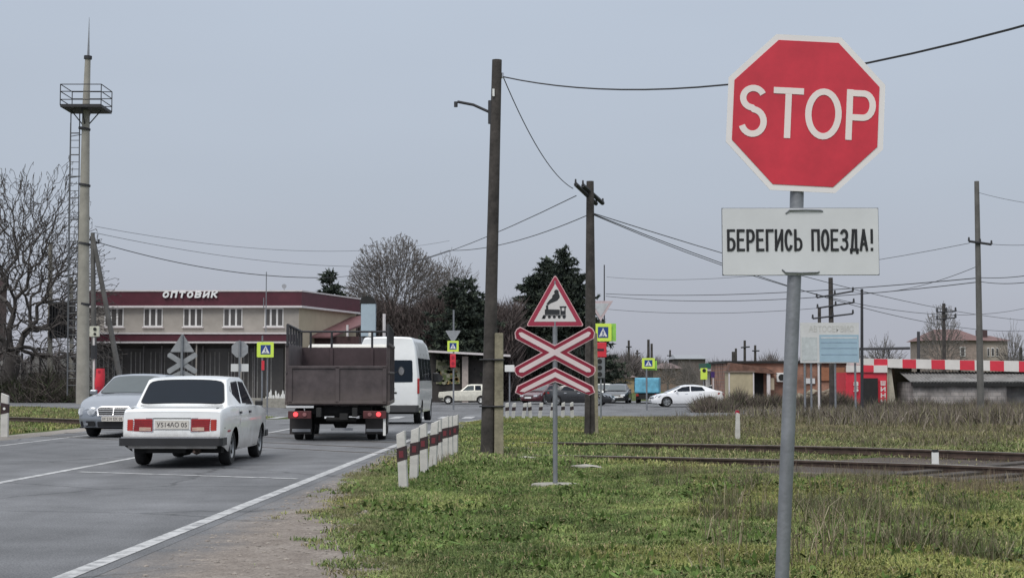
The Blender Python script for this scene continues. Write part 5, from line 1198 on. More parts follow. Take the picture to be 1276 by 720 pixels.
# ground floor
mb = MB(); mb.prismz([(0, .35), (xr-xl-.02, .35), (x2-xl-.05, yb-D), (0, yb-D)], 0, za0-gD-.28); mb.build('ground_floor_wall', mat('dark_shop_wall', (.075, .068, .064), .8, scale=1.2, var=.2), t)
zg_ = za1-gD-.2; k_ = 0; xx_ = .3; random.seed(4)
while xx_ < xr-xl-1.2:
    wq = random.choice((1.5, 1.9, 1.2)); mb = MB(); mb.box((xx_+wq/2, .30, zg_/2+.1), (wq-.1, .06, zg_-.5)); sf = mb.build('shopfront', M['shopglass'], t)
    for q_ in range(int(wq/.3)):
        if random.random() < .85: mb = MB(); mb.box((xx_+.15+q_*.3, .26, zg_/2+.05), (.05+.05*random.random(), .03, zg_-.9)); mb.build('curtain_fold', mat('grey_curtain', (.26, .25, .24), .9, var=.2), sf)
    mb = MB(); mb.box((xx_-.02, .2, zg_/2), (.09, .12, zg_)); mb.build('mullion', mat('grey_mullion', (.20, .19, .19), .6), t)
    xx_ += wq
for px_ in (360, 305, 250): mb = MB(); mb.tube([(Xp(px_, D)-xl, -1.35, 0), (Xp(px_, D)-xl, -1.35, zg_+.1)], .05, 8); mb.build('awning_post', M['wallgrey'], t)
for px_, y0_, y1_ in ((334, 340, 418), (331, 372, 385)): mb = MB(); mb.tube([(Xp(px_, D)-xl, -1.0, Zp(y1_, D)-gD), (Xp(px_, D)-xl, -1.0, Zp(y0_, D)-gD)], .035, 6); mb.build('antenna', M['steel'], t)
mb = MB(); mb.disc((Xp(349, D)-xl, 1.5, Zp(355, D)-gD), .16, .04, 12); mb.tube([(Xp(349, D)-xl, 1.5, ztop-gD), (Xp(349, D)-xl, 1.5, Zp(355, D)-gD)], .025, 6); mb.build('satellite_dish', M['signback'], t)
# --- annex with the sloping burgundy roof
D2 = 102.5; ax = Xp(376, D2)
t = thing('annex', (ax, D2, gD), 'low annex with sloping burgundy roof beside the beige shop', 'building')
r_ = lambda px, py, D_=D2: (Xp(px, D_)-ax, Zp(py, D_)-gD)
mb = MB(); mb.prism([r_(377, 506), r_(447, 506), r_(447, 419), r_(377, 419)], 0, 7.5); mb.build('wall', mat('dark_brick', (.055, .03, .03), .9, scale=4, var=.3), t)
mb = MB(); A, B_, C_, D_ = r_(374, 419), r_(424, 392), r_(447, 389), r_(447, 397)
mb.add([(A[0], -.6, A[1]), (r_(414, 419)[0], -.6, A[1]), (C_[0], 3.0, r_(447, 401)[1]), (C_[0], 6.5, C_[1]+.1), (B_[0], 6.5, B_[1]+.1),
        (A[0], -.6, A[1]-.12), (r_(414, 419)[0], -.6, A[1]-.12), (C_[0], 3.0, r_(447, 401)[1]-.12), (C_[0], 6.5, C_[1]-.02), (B_[0], 6.5, B_[1]-.02)],
       [(0, 1, 2, 3, 4), (9, 8, 7, 6, 5), (0, 5, 6, 1), (1, 6, 7, 2), (2, 7, 8, 3), (3, 8, 9, 4), (4, 9, 5, 0)]); mb.build('roof', mat('faded_burgundy_roof', (.15, .065, .068), .6, scale=2, var=.12), t)
mb = MB(); mb.tube([(*[r_(433, 419)[0]], -.2, r_(433, 419)[1]), (r_(433, 419)[0], -.2, r_(433, 405)[1])], .08, 8); mb.build('downpipe', M['whitetrim'], t)
# --- tall pale board with a dark cap
D = 88.0; x_ = Xp(459, D); t = thing('advertising_pillar', (x_, D, gD), 'tall light blue board with dark ragged cap above the truck', 'sign board')
hb = lambda py: Zp(py, D)-gD
mb = MB(); mb.box((0, 0, (hb(378)+hb(419))/2), (18*D/F, .5, hb(378)-hb(419))); mb.build('board', mat('pale_blue_panel', (.36, .44, .50), .5, var=.1, scale=1), t, bevel=.02)
mb = MB(); mb.prism([(-.45, hb(378.5)), (.45, hb(378.5)), (.3, hb(371)), (-.1, hb(368.5)), (-.42, hb(372))], -.27, .27); mb.build('cap', M['dark'], t)
for s_ in (-.35, .35): mb = MB(); mb.tube([(s_, 0, 0), (s_, 0, hb(418))], .06, 8); mb.build('leg', M['steel'], t)
D = 90.0; t = thing('white_post', (Xp(478.5, D), D, gD), 'short white post between the pale board and the minibus roof', 'post'); mb = MB(); mb.tube([(0, 0, 0), (0, 0, Zp(391, D)-gD)], .09, 10); mb.build('pole', M['whitetrim'], t)
# --- kiosk with flat white roof
D = 119.0; x0, x1 = Xp(536, D), Xp(632, D); t = thing('kiosk', (x0, D, gD), 'flat roofed kiosk with produce poster behind the cream estate car', 'kiosk'); h = lambda py: Zp(py, D)-gD
X_ = lambda px: Xp(px, D)-x0
mb = MB(); mb.prism([(X_(534), h(436.5)), (X_(636), h(442)), (X_(636), h(444.5)), (X_(534), h(439))], -1.2, 5); mb.build('roof', M['whitetrim'], t)
mb = MB(); mb.prism([(X_(536), 0), (X_(626), 0), (X_(626), h(444)), (X_(536), h(440))], .6, 4.5); mb.build('wall', mat('kiosk_dark', (.045, .04, .038), .8, var=.2), t)
mb = MB(); mb.box(((X_(576)+X_(583))/2, -.1, h(478)/1+.0), (7*D/F, .4, 2*(h(445)-h(478)))); 
mb = MB(); mb.prism([(X_(576), 0), (X_(583.5), 0), (X_(583.5), h(444)), (X_(576), h(444))], -.3, .2); mb.build('column', mat('pinkish_column', (.42, .36, .33), .8), t)
# poster with heaps of produce
pm = mat('poster_print', (.34, .33, .22), .6, scale=1.6, var=.45)
mb = MB(); mb.prism([(X_(543), h(478)), (X_(573), h(478)), (X_(573), h(448)), (X_(543), h(448))], .5, .59); po = mb.build('poster', pm, t)
random.seed(12); mb = MB()
for i in range(46):
    x = X_(random.uniform(546, 571)); z = h(random.choice((463, 468, 473, 476))+random.uniform(-1.5, 1.5)); mb.disc((x, .49, z), random.uniform(.08, .17), .02, 10, m=random.randrange(3))
mb.build('produce_picture', [mat('prod_a', (.48, .46, .32), .6), mat('prod_b', (.16, .20, .07), .6), mat('prod_c', (.44, .30, .12), .6)], po)
mb = MB(); mb.prism([(X_(545), h(455)), (X_(571), h(455)), (X_(571), h(451)), (X_(545), h(451))], .475, .495); mb.build('printed_band', mat('olive_band', (.14, .15, .08), .7), po)
mb = MB(); mb.disc((X_(547), -.2, h(471)), .32, .12, 16); mb.build('round_sign', M['black'], t)
# small white cabinet right of the pole stub
D = 95.0; t = thing('meter_box', (Xp(635, D), D, gD), 'small white meter box on a post right of the concrete stub', 'box'); mb = MB(); mb.box((0, 0, Zp(459, D)-gD), (.6, .3, .42)); mb.build('cabinet', M['white'], t, bevel=.03)
mb = MB(); mb.tube([(0, .1, 0), (0, .1, Zp(461, D)-gD)], .05, 6); mb.build('leg', M['steel'], t)
# --- brick building, booth, AC unit
D = 104.0; x0 = Xp(905, D); t = thing('brick_building', (x0, D, gD), 'low reddish brick building with flat dark roof edge behind the sign pole', 'building'); h = lambda py: Zp(py, D)-gD; X_ = lambda px: Xp(px, D)-x0
def brickmat(name, a, b, sc_):
    m = bpy.data.materials.new(name); m.use_nodes = True; tt = m.node_tree; bs = tt.nodes['Principled BSDF']; bs.inputs['Roughness'].default_value = .9
    tc = tt.nodes.new('ShaderNodeTexCoord'); mp = tt.nodes.new('ShaderNodeMapping'); mp.inputs['Rotation'].default_value = (PI/2, 0, 0)
    br = tt.nodes.new('ShaderNodeTexBrick'); br.inputs['Scale'].default_value = sc_; br.inputs['Color1'].default_value = (*a, 1); br.inputs['Color2'].default_value = (*b, 1); br.inputs['Mortar'].default_value = (*[c*.6+.08 for c in a], 1)
    br.inputs['Mortar Size'].default_value = .03
    tt.links.new(tc.outputs['Object'], mp.inputs[0]); tt.links.new(mp.outputs[0], br.inputs[0])
    n = tt.nodes.new('ShaderNodeTexNoise'); n.inputs['Scale'].default_value = 1.3; n.inputs['Detail'].default_value = 6; tt.links.new(tc.outputs['Object'], n.inputs[0])
    r = tt.nodes.new('ShaderNodeValToRGB'); r.color_ramp.elements[0].position = .35; r.color_ramp.elements[0].color = (.5, .5, .5, 1); r.color_ramp.elements[1].position = .65; r.color_ramp.elements[1].color = (1.1, 1.1, 1.1, 1)
    x = tt.nodes.new('ShaderNodeMixRGB'); x.blend_type = 'MULTIPLY'; x.inputs[0].default_value = 1
    tt.links.new(n.outputs['Fac'], r.inputs[0]); tt.links.new(br.outputs[0], x.inputs[1]); tt.links.new(r.outputs[0], x.inputs[2]); tt.links.new(x.outputs[0], bs.inputs['Base Color']); return m
mb = MB(); mb.box((X_(982), 4, h(452)/2), (154*D/F, 8, h(452))); mb.build('wall', brickmat('red_brick', (.38, .19, .125), (.30, .16, .115), 2.2), t)
mb = MB(); mb.box((X_(982), 4, h(451)), (158*D/F, 8.4, .16)); mb.build('roof', M['dark'], t)
mb = MB(); mb.prism([(X_(906), h(452)), (X_(950), h(458)), (X_(964), h(466)), (X_(904), h(461.5))], -1.6, 0); mb.build('porch_roof', mat('rusty_porch_roof', (.17, .09, .065), .85, scale=2, var=.4), t)
mb = MB(); mb.box((X_(953), -1.4, h(484)), (.22, .22, 2*h(484))); mb.build('porch_post', M['whitetrim'], t)
mb = MB(); mb.box((X_(957), -1.2, h(478)), (.36, .3, .8)); mb.build('panel', M['wallbeige'], t)
mb = MB(); mb.box((X_(973), -.2, h(470)), (.68, .4, .62)); ac = mb.build('air_conditioner', M['white'], t, bevel=.03); mb = MB(); mb.disc((X_(972.5), -.42, h(470)), .22, .04, 18); mb.build('fan', M['dark'], ac)
mb = MB(); mb.box((X_(1008), -.1, h(474.5)), (.75, .06, .36)); mb.build('notice_board', M['plate'], t)
mb = MB(); mb.box((X_(941), .0, h(481)), (1.1, .06, 2.4)); mb.build('door', M['dark'], t)
for a, b in ((1020.5, .09), (1003, .05)): mb = MB(); mb.tube([(X_(a), -.1, h(490)), (X_(a), -.1, h(452))], b, 8); mb.build('pipe', M['wallbeige'], t)
mb = MB(); mb.box((X_(1037), -.06, h(466)), (1.6, .1, .9)); mb.build('window_shutter', mat('orange_brick_panel', (.30, .13, .07), .8), t)
D = 98.0; t = thing('booth', (Xp(923.5, D), D, gD), 'beige ticket-like booth with flat front left of the brick building', 'booth'); h = lambda py: Zp(py, D)-gD
mb = MB(); mb.box((0, 1.0, h(463.5)/2), (30*D/F, 2.0, h(463.5))); mb.build('wall', mat('dirty_cream_panel', (.42, .36, .24), .75, scale=1.1, var=.14), t, bevel=.02)
mb = MB(); mb.box((0, 1.0, h(463)), (33*D/F, 2.2, .10)); mb.build('roof', mat('booth_roof', (.20, .15, .12), .8), t)
for s_ in (-.78, .78): mb = MB(); mb.box((s_, -.02, h(463.5)/2), (.08, .06, h(463.5))); mb.build('corner_trim', M['whitetrim'], t)
# retaining rubble in front of the brick building
D = 100; t = thing('garden_wall', (Xp(1015, D), D, gD), 'pale lumpy low wall below the billboard legs', 'wall'); mb = MB(); random.seed(6)
for i in range(34):
    v, f = pebble(random.uniform(-1.9, 2.6), random.uniform(-.2, .3), random.uniform(.25, .45), random.uniform(.2, 1.0)); mb.add(v, f)
mb.build('rubble', mat('pale_rubble', (.24, .21, .16), .95, var=.3, scale=2), t)
# --- billboard
D = 84.0; x0 = Xp(1034, D); t = thing('billboard', (x0, D, gD), 'faded pale blue and white billboard on thin legs right of the STOP pole', 'billboard'); h = lambda py: Zp(py, D)-gD; X_ = lambda px: Xp(px, D)-x0
mb = MB(); mb.box((0, 0, (h(402)+h(452))/2), (73*D/F, .12, h(402)-h(452))); mb.build('panel', mat('faded_white_panel', (.56, .56, .55), .55, scale=.8, var=.06), t)
mb = MB(); mb.prism([(X_(1021), h(451)), (X_(1070), h(451)), (X_(1070), h(417)), (X_(1021), h(417))], -.07, -.062); bl = mb.build('blue_field', mat('faded_blue_print', (.30, .42, .50), .55, scale=.7, var=.08), t)
for i, yy_ in enumerate((420, 426, 433, 441)): mb = MB(); mb.prism([(X_(1023), h(yy_+1.3)), (X_(1068), h(yy_+1.3)), (X_(1068), h(yy_)), (X_(1023), h(yy_))], -.078, -.071); mb.build('print_line', mat('faded_line', (.24, .33, .42), .6) if i else M['plate'], bl)
mb = MB(); mb.prism([(X_(999), h(449)), (X_(1018), h(449)), (X_(1018), h(420)), (X_(999), h(420))], -.075, -.062); mb.build('grey_field', mat('faded_grey_print', (.47, .50, .50), .55), t)
mb = MB(); 
addtext(mb, 'АВТОСЕРВИС', (X_(1036), -.066, h(409.5)), 56*D/F, 8*D/F, depth=.008, bold=.02); mb.build('lettering', mat('faded_header_ink', (.49, .485, .46), .6), t)
for px_ in (1003, 1011, 1020.5, 1041, 1066): mb = MB(); mb.tube([(X_(px_), .1, -.1), (X_(px_), .1, h(451))], .06, 8); mb.build('leg', M['whitetrim'] if px_ == 1020.5 else M['steel'], t)
# --- red and white tyre garage and its canopy
D = 97.0; x0 = Xp(1054, D); t = thing('garage_kiosk', (x0, D, gD), 'red kiosk with white checks, dark doorway and white letters', 'kiosk'); h = lambda py: Zp(py, D)-gD; X_ = lambda px: Xp(px, D)-x0
RW = [mat('kiosk_red', (.62, .035, .06), .45, var=.1, scale=1), mat('kiosk_white', (.66, .63, .60), .5, var=.07, scale=1)]
mb = MB(); mb.box((X_(1079.5), 1.6, h(464)/2), (51*D/F, 3.0, h(464))); mb.build('wall', RW[0], t)
def patch(x0_, x1_, y0_, y1_, m, nm='check', dy=-.0, par=None):
    mb = MB(); mb.prism([(X_(x0_), h(y1_)), (X_(x1_), h(y1_)), (X_(x1_), h(y0_)), (X_(x0_), h(y0_))], dy-.02, .095+dy); return mb.build(nm, m, par or t)
patch(1054.5, 1072, 455, 463.5, RW[1]); patch(1072, 1088.5, 455, 463.5, RW[0]); patch(1088.5, 1105.5, 455, 464, RW[1])
dr = patch(1076, 1093.5, 471, 507, M['dark'], 'doorway'); patch(1073, 1075.5, 470, 507, RW[1], 'door_frame', -.01)
patch(1095.5, 1104.5, 473, 507, RW[0], 'letter_panel', -.012)
for i, ch in enumerate('ШИНЫ'): 
    mb = MB(); lettering(mb, ch, X_(1096.8), X_(1102.8), h(480+i*7.6), h(474.2+i*7.6), .07, -.05, -.035); mb.build('letter', RW[1], t)
for i, ch in enumerate('85'):
    mb = MB(); addtext(mb, ch, (X_(1066), -.04, h(478+i*7)), 6*D/F, 6*D/F, depth=.12, bold=.04); mb.build('letter', RW[1], t)
mb = MB(); mb.prismx([(.1, 0), (3.1, 0), (3.1, h(464)), (.1, h(456))], X_(1105.5), X_(1107)); mb.build('side_wall', M['wallbeige'], t)
mb = MB(); mb.prism([(X_(1107), h(510)), (X_(1118), h(510)), (X_(1112), h(460)), (X_(1107), h(458))], .3, .42); mb.build('wing_wall', mat('stained_cream', (.45, .42, .34), .85, var=.15), t)
# canopy
t = thing('canopy', (x0, D, gD), 'long flat canopy edged with red and white checks', 'canopy')
mb = MB(); mb.prism([(X_(1072), h(454.5)), (X_(1290), h(461.5)), (X_(1290), h(450)), (X_(1072), h(446.5))], .1, 4); mb.build('fascia_core', RW[1], t)
e = [1072, 1089, 1106, 1124.5, 1141.5, 1160.5, 1177.5, 1196, 1214.5, 1233.5, 1251, 1269.5, 1290]
for i in range(len(e)-1):
    a, b = e[i], e[i+1]; la = lambda x: 446.3+(x-1072)*.016; lb = lambda x: 454.5+(x-1072)*.032+2.2*(x > 1106)
    mb = MB(); mb.prism([(X_(a), h(lb(a+1))), (X_(b), h(lb(b))), (X_(b), h(la(b)+.5*(i % 2))), (X_(a), h(la(a)+.5*(i % 2)))], .0, .09); mb.build('check', RW[0] if i % 2 else RW[1], t)
for px_ in (1125, 1210): mb = MB(); mb.tube([(X_(px_), 2.5, 0), (X_(px_), 2.5, h(452))], .08, 8); mb.build('post', M['wallbeige'], t)
# green door hut + block shed with corrugated roof
D = 99.0; x0 = Xp(1120, D); t = thing('hut', (x0, D, gD), 'small hut with dark green door between red kiosk and block shed', 'hut'); h = lambda py: Zp(py, D)-gD; X_ = lambda px: Xp(px, D)-x0
mb = MB(); mb.box((X_(1126), 1.2, h(459)/2), (22*D/F, 2, h(459))); mb.build('wall', mat('yellowish_render', (.24, .22, .15), .9, var=.2), t)
mb = MB(); mb.box((X_(1126), .16, h(479)/2), (12*D/F, .1, h(479))); mb.build('door', mat('dark_green_door', (.02, .05, .045), .5), t)
D = 95.0; x0 = Xp(1137, D); t = thing('block_shed', (x0, D, gD), 'grey concrete block shed under a corrugated roof at the far right', 'shed'); h = lambda py: Zp(py, D)-gD; X_ = lambda px: Xp(px, D)-x0
mb = MB(); mb.box((X_(1196), 2.1, h(476)/2), (116*D/F, 4, h(476))); mb.build('wall', brickmat('grey_blocks', (.32, .295, .28), (.40, .365, .345), .95), t)
mb = MB(); mb.box((X_(1275), 2.6, h(474)/2), (40*D/F, 4, h(474))); mb.build('rear_wall', brickmat('dark_grey_blocks', (.20, .19, .18), (.24, .22, .21), .95), t)
mb = MB(); mb.box((X_(1214), .02, h(478)), (156*D/F, .3, .3)); mb.build('eave_beam', M['dark'], t)
mb = MB(); o = 0; N_ = 150; x1_, x2_ = X_(1134), X_(1296)
for i in range(N_+1):
    x = x1_+(x2_-x1_)*i/N_; zc_ = .045*math.sin(i*1.6); tl = h(461.5)-h(475.5)
    for yy_, zz_ in ((-.15, h(475.5)), (2.8, h(463))): mb.v.append((x, yy_, zz_+zc_)); mb.v.append((x, yy_, zz_+zc_-.03))
for i in range(N_):
    a = i*4; b = a+4; mb.f += [(a, b, b+2, a+2), (a+1, a+3, b+3, b+1), (a, a+1, b+1, b)]; mb.m += [0]*3
mb.build('corrugated_roof', mat('asbestos_sheet', (.20, .195, .19), .9, scale=1.2, var=.25), t)
# overhead pipe left of the round tree
D = 99.0; t = thing('raised_pipe', (Xp(1074, D), D, gD), 'dark horizontal pipe raised on posts above the checked canopy', 'pipe'); mb = MB(); a = Vector((0, 2, Zp(434, D)-gD)); b = Vector((Xp(1144, D)-Xp(1074, D), 2, Zp(433, D)-gD)); mb.tube([a, b], .09, 8); mb.build('pipe', M['wire'], t)
for f_ in (.08, .62): p = a.lerp(b, f_); mb = MB(); mb.tube([(p.x, p.y, 0), p], .05, 6); mb.build('leg', M['wire'], t)
# --- red roofed house in the distance
def house(px0, px1, ytop, yeave, D, lb, wallm, roofm, wins=(), hip=True, depth=8, chim=None, ground=None):
    x0, x1 = Xp(px0, D), Xp(px1, D); t = thing('house', ((x0+x1)/2, D, gD), lb, 'house'); w_ = (x1-x0)/2; ze = Zp(yeave, D)-gD; zt = Zp(ytop, D)-gD
    mb = MB(); mb.box((0, depth/2, ze/2), (2*w_, depth, ze)); mb.build('wall', wallm, t)
    e_ = .4; i_ = w_*.55 if hip else 0
    vs = [(-w_-e_, -e_, ze), (w_+e_, -e_, ze), (w_+e_, depth+e_, ze), (-w_-e_, depth+e_, ze), (-w_+i_, depth/2, zt), (w_-i_, depth/2, zt)]
    mb = MB(); mb.add(vs, [(0, 1, 5, 4), (1, 2, 5), (2, 3, 4, 5), (3, 0, 4), (3, 2, 1, 0)]); rf = mb.build('roof', roofm, t)
    for (a, b, c, d_) in wins:
        mb = MB(); mb.box(((Xp(a, D)+Xp(b, D))/2-t.location.x, -.03, (Zp(c, D)+Zp(d_, D))/2-gD), (Xp(b, D)-Xp(a, D), .1, Zp(c, D)-Zp(d_, D))); f_ = mb.build('window', M['frame'], t)
        mb = MB(); mb.box(((Xp(a, D)+Xp(b, D))/2-t.location.x, -.09, (Zp(c, D)+Zp(d_, D))/2-gD), ((Xp(b, D)-Xp(a, D))*.62, .04, (Zp(c, D)-Zp(d_, D))*.8)); mb.build('pane', M['shopglass'], f_)
    if chim:
        a, b, c, d_ = chim; mb = MB(); mb.box(((Xp(a, D)+Xp(b, D))/2-t.location.x, depth*.4, (Zp(c, D)+Zp(d_, D))/2-gD), (Xp(b, D)-Xp(a, D), 1.2, Zp(c, D)-Zp(d_, D))); mb.build('chimney', mat('dark_chimney', (.07, .045, .045), .9), rf)
    return t
RR = mat('dull_red_roof', (.155, .085, .08), .8, var=.2, scale=.6); BW = mat('pale_stone_wall', (.42, .37, .32), .9, var=.1, scale=.7)
house(1158, 1226, 409, 424, 170, 'distant house with dull red hipped roof behind the round bare tree', mat('pinkish_wall', (.30, .24, .21), .9, var=.2), RR, ((1196, 1203, 432, 444),))
house(1226, 1256, 417, 424.5, 172, 'distant pale stone house wing with three windows at far right', BW, RR, ((1230, 1233, 433, 444), (1235, 1239, 433, 444), (1241, 1244, 433, 444)), chim=(1229, 1240, 410, 421))
house(845, 879, 441, 447, 230, 'distant long grey roofed hall above the white saloon', mat('brown_hall', (.13, .11, .10), .9, var=.2), mat('pale_grey_roof', (.26, .27, .29), .8, var=.1), hip=False, depth=14)
house(820, 848, 452, 459, 210, 'small distant brown house left of the long hall', mat('tan_wall', (.20, .15, .12), .9, var=.2), mat('brown_roof', (.14, .10, .095), .9), depth=8)
house(756, 790, 463, 470, 190, 'distant yellowish house behind the dark oncoming car', mat('ochre_wall', (.34, .26, .15), .9, var=.2), mat('brown_roof', (.14, .10, .095), .9), depth=8)
house(700, 722, 462, 472, 180, 'distant grey brown house seen past the chevron sign', mat('grey_brown_wall', (.15, .13, .12), .9, var=.2), mat('brown_roof', (.14, .10, .095), .9), depth=8)
house(-150, -38, 330, 352, 112, 'dark reddish gabled house roof at the left edge behind the tree', mat('dark_red_wall', (.11, .075, .072), .9, var=.3), mat('dark_red_roof', (.08, .045, .045), .9), hip=False)
# green canopy filling station
D = 128.0; x0 = Xp(896, D); t = thing('filling_station_canopy', (x0, D, gD), 'dark green edged canopy roof left of the brick building', 'canopy'); h = lambda py: Zp(py, D)-gD
mb = MB(); mb.box((0, 2, h(455.5)), (34*D/F, 5, .42)); mb.build('roof', mat('dark_green_edge', (.012, .10, .065), .5), t)
mb = MB(); mb.box((0, 1.9, h(460)), (33*D/F, 4.6, .25)); mb.build('soffit', M['whitetrim'], t)
for s_ in (-.7, .75): mb = MB(); mb.box((s_, 2, h(460)/2), (.35, .35, h(460))); mb.build('post', M['dark'] if s_ > 0 else M['whitetrim'], t)
mb = MB(); mb.box((.5, 5, h(470)/2), (2.4, .2, h(466))); mb.build('wall', mat('maroon_shop', (.06, .03, .035), .8), t)
D = 105.0; t = thing('yellow_sign', (Xp(877, D), D, gD), 'yellow roadside sign with a dark mark above the white saloon', 'road sign'); h = lambda py: Zp(py, D)-gD
mb = MB(); mb.box((0, 0, h(465.5)), (.46, .05, .78)); mb.build('board', M['greenyellow'], t); mb = MB(); mb.tube([(0, .06, 0), (0, .06, h(460))], .04, 6); mb.build('pole', M['steel'], t)
mb = MB(); mb.disc((.02, -.03, h(461.5)), .13, .03, 10); mb.build('black_mark', M['dark'], t)
D = 110.0; t = thing('purple_sign', (Xp(889, D), D, gD), 'small purple square sign on a white post under the green canopy', 'road sign'); h = lambda py: Zp(py, D)-gD
mb = MB(); mb.box((0, 0, h(466.5)), (.40, .05, .42)); mb.build('board', mat('violet', (.06, .03, .16), .5), t); mb = MB(); mb.tube([(0, .06, 0), (0, .06, h(467))], .06, 6); mb.build('pole', M['whitetrim'], t)
# --- left side: pale fence, mast, poles
D = 98.0; x0 = Xp(-40, D); g0 = 0.0; t = thing('panel_fence', (x0, D, zf(x0, D)), 'pale sheet metal fence with dark posts behind the bare tree', 'fence'); h = lambda py: Zp(py, D)-t.location.z; X_ = lambda px: Xp(px, D)-x0
random.seed(9)
for i in range(14):
    a = -40+i*11.3; mb = MB(); top = 446+random.uniform(-4, 4); mb.box((X_(a+5.5), 0, h(top)/2-.1), (.52, .05, h(top)+.2)); mb.build('panel', mat('pale_sheet', (.40, .385, .37), .6, scale=.7, var=.15), t)
    mb = MB(); mb.box((X_(a), -.04, h(440)/2-.1), (.10, .1, h(440)+.2)); mb.build('post', M['wire'], t)
for z in (.5, 1.7): mb = MB(); mb.box((X_(35), -.06, z), (150*D/F, .05, .07)); mb.build('rail', M['wire'], t)
D = 84.0; b0 = at(103, 500, D); g_ = zf(b0.x, D); t = thing('floodlight_mast', (b0.x, D, g_), 'tall concrete mast with railed platform and lightning rod at left', 'mast'); T0 = Vector(t.location)
M['mast'] = mat('mast_concrete', (.30, .285, .25), .85, scale=1.5, var=.15)
L4 = lambda px, py: at(px, py, D)-T0
mb = MB(); mb.tube([Vector((0, 0, -.2)), L4(104.5, 300), L4(107.3, 132), L4(109.5, 72)], [.36, .29, .2, .15], 14); mb.build('pole', M['mast'], t, smooth=40)
mb = MB(); mb.tube([L4(109.5, 74), L4(109.7, 70)], .22, 12); mb.build('collar', M['wire'], t)
mb = MB(); mb.tube([L4(110, 71), L4(110.7, 45), L4(111.2, 22)], [.08, .04, .012], 6); mb.build('lightning_rod', M['steel'], t)
c_ = L4(107.5, 136); w_ = 1.12
mb = MB(); mb.box(c_, (2*w_, 2*w_, .16)); pf = mb.build('platform', M['wire'], t)
z1 = L4(107, 132).z; z2 = L4(107, 110).z
mb = MB()
for a in (-1, 1):
    for b in (-1, 1): mb.tube([(c_.x+a*w_, b*w_, c_.z), (c_.x+a*w_, b*w_, z2)], .03, 6)
for z in (z2, (z1+z2)/2+.1, z1+.15):
    q_ = [(c_.x-w_, -w_, z), (c_.x+w_, -w_, z), (c_.x+w_, w_, z), (c_.x-w_, w_, z), (c_.x-w_, -w_, z)]
    for a, b in zip(q_, q_[1:]): mb.tube([a, b], .025, 6)
mb.build('railing', M['wire'], pf)
mb = MB()
for a in (-1, 1):
    mb.tube([(c_.x+a*w_*.8, 0, c_.z), L4(106.5, 160)], .035, 6); mb.tube([(c_.x, a*w_*.8, c_.z), L4(106.5, 160)], .035, 6)
mb.build('brace', M['wire'], t)
mb = MB(); 
for px_ in (84.5, 95.5):
    mb.tube([L4(px_-2, 470)+Vector((0, .3, -1)), L4(px_, 300)+Vector((0, .3, 0)), L4(px_+2, 140)+Vector((0, .3, 0))], .035, 6)
mb.tube([L4(78, 470)+Vector((0, .9, -1)), L4(79, 300)+Vector((0, .9, 0)), L4(82, 150)+Vector((0, .9, 0))], .025, 6)
for k_ in range(36):
    yy_ = 165+k_*9; f_ = (yy_-140)/330; mb.tube([L4(86.5-4*f_, yy_)+Vector((0, .3, 0)), L4(97.5-4*f_, yy_)+Vector((0, .3, 0))], .02 if k_ % 3 else .035, 5)
for k_ in range(6):
    yy_ = 167+k_*52; mb.tube([L4(82, yy_)+Vector((0, .9, 0)), L4(106, yy_)], .025, 5)
mb.build('ladder', mat('grey_ladder_steel', (.10, .105, .115), .6), t)
for yy_ in (162, 232, 305, 380): mb = MB(); p = L4(105, yy_); mb.tube([p, p+Vector((.02, 0, .12))], .33, 12); mb.build('band', M['wire'], t)
D = 88.0; b0 = at(118, 503, D); t = thing('strut_pole', (b0.x, D, zf(b0.x, D)), 'concrete pole with long slanting strut beside the tall mast', 'utility pole'); T0 = Vector(t.location)
mb = MB(); mb.tube([Vector((0, 0, -.2)), L4(115.5, 290)], [.17, .12], 10); mb.build('pole', M['greypole'], t, smooth=40)
mb = MB(); mb.tube([L4(156, 505), L4(116, 296)], [.17, .12], 10); mb.build('strut', M['greypole'], t, smooth=40)
mb = MB(); mb.tube([L4(104, 296), L4(123, 303)], .06, 6); mb.build('crossarm', M['wire'], t)
for px_ in (104, 113, 123): mb = MB(); p = L4(px_, 297+(px_-104)*.35); mb.tube([p, p+Vector((0, 0, .25))], .06, 6); mb.build('insulator', M['wire'], t)
D = 94.0; b0 = at(62, 500, D); t = thing('transformer_pole', (b0.x, D, zf(b0.x, D)), 'pole carrying a dark transformer cabinet behind the bare tree', 'utility pole'); T0 = Vector(t.location)
mb = MB(); mb.tube([Vector((0, 0, -.2)), L4(63, 302)], [.16, .13], 10); mb.build('pole', M['mast'], t)
mb = MB(); mb.tube([Vector((1.35, 0, -.2)), L4(89, 345)], [.14, .12], 10); mb.build('pole', M['mast'], t)
mb = MB(); c_ = (L4(62, 375)+L4(92, 422))*.5; mb.box(c_+Vector((0, .1, 0)), (1.4, .9, L4(62, 377).z-L4(62, 422).z)); tr = mb.build('transformer', mat('dark_transformer', (.045, .045, .048), .7, var=.2), t, bevel=.05)
mb = MB()
for k_ in range(8): mb.box(c_+Vector((-.6+k_*.17, -.42, 0)), (.05, .18, 1.9))
mb.build('cooling_fins', M['wire'], tr)
for yy_ in (303, 318, 334): mb = MB(); p = L4(58, yy_); mb.tube([p, L4(67, yy_)], .05, 6); mb.tube([p+Vector((0, -.1, 0)), p+Vector((0, -.1, .22))], .07, 6); mb.build('insulator', M['wire'], t)
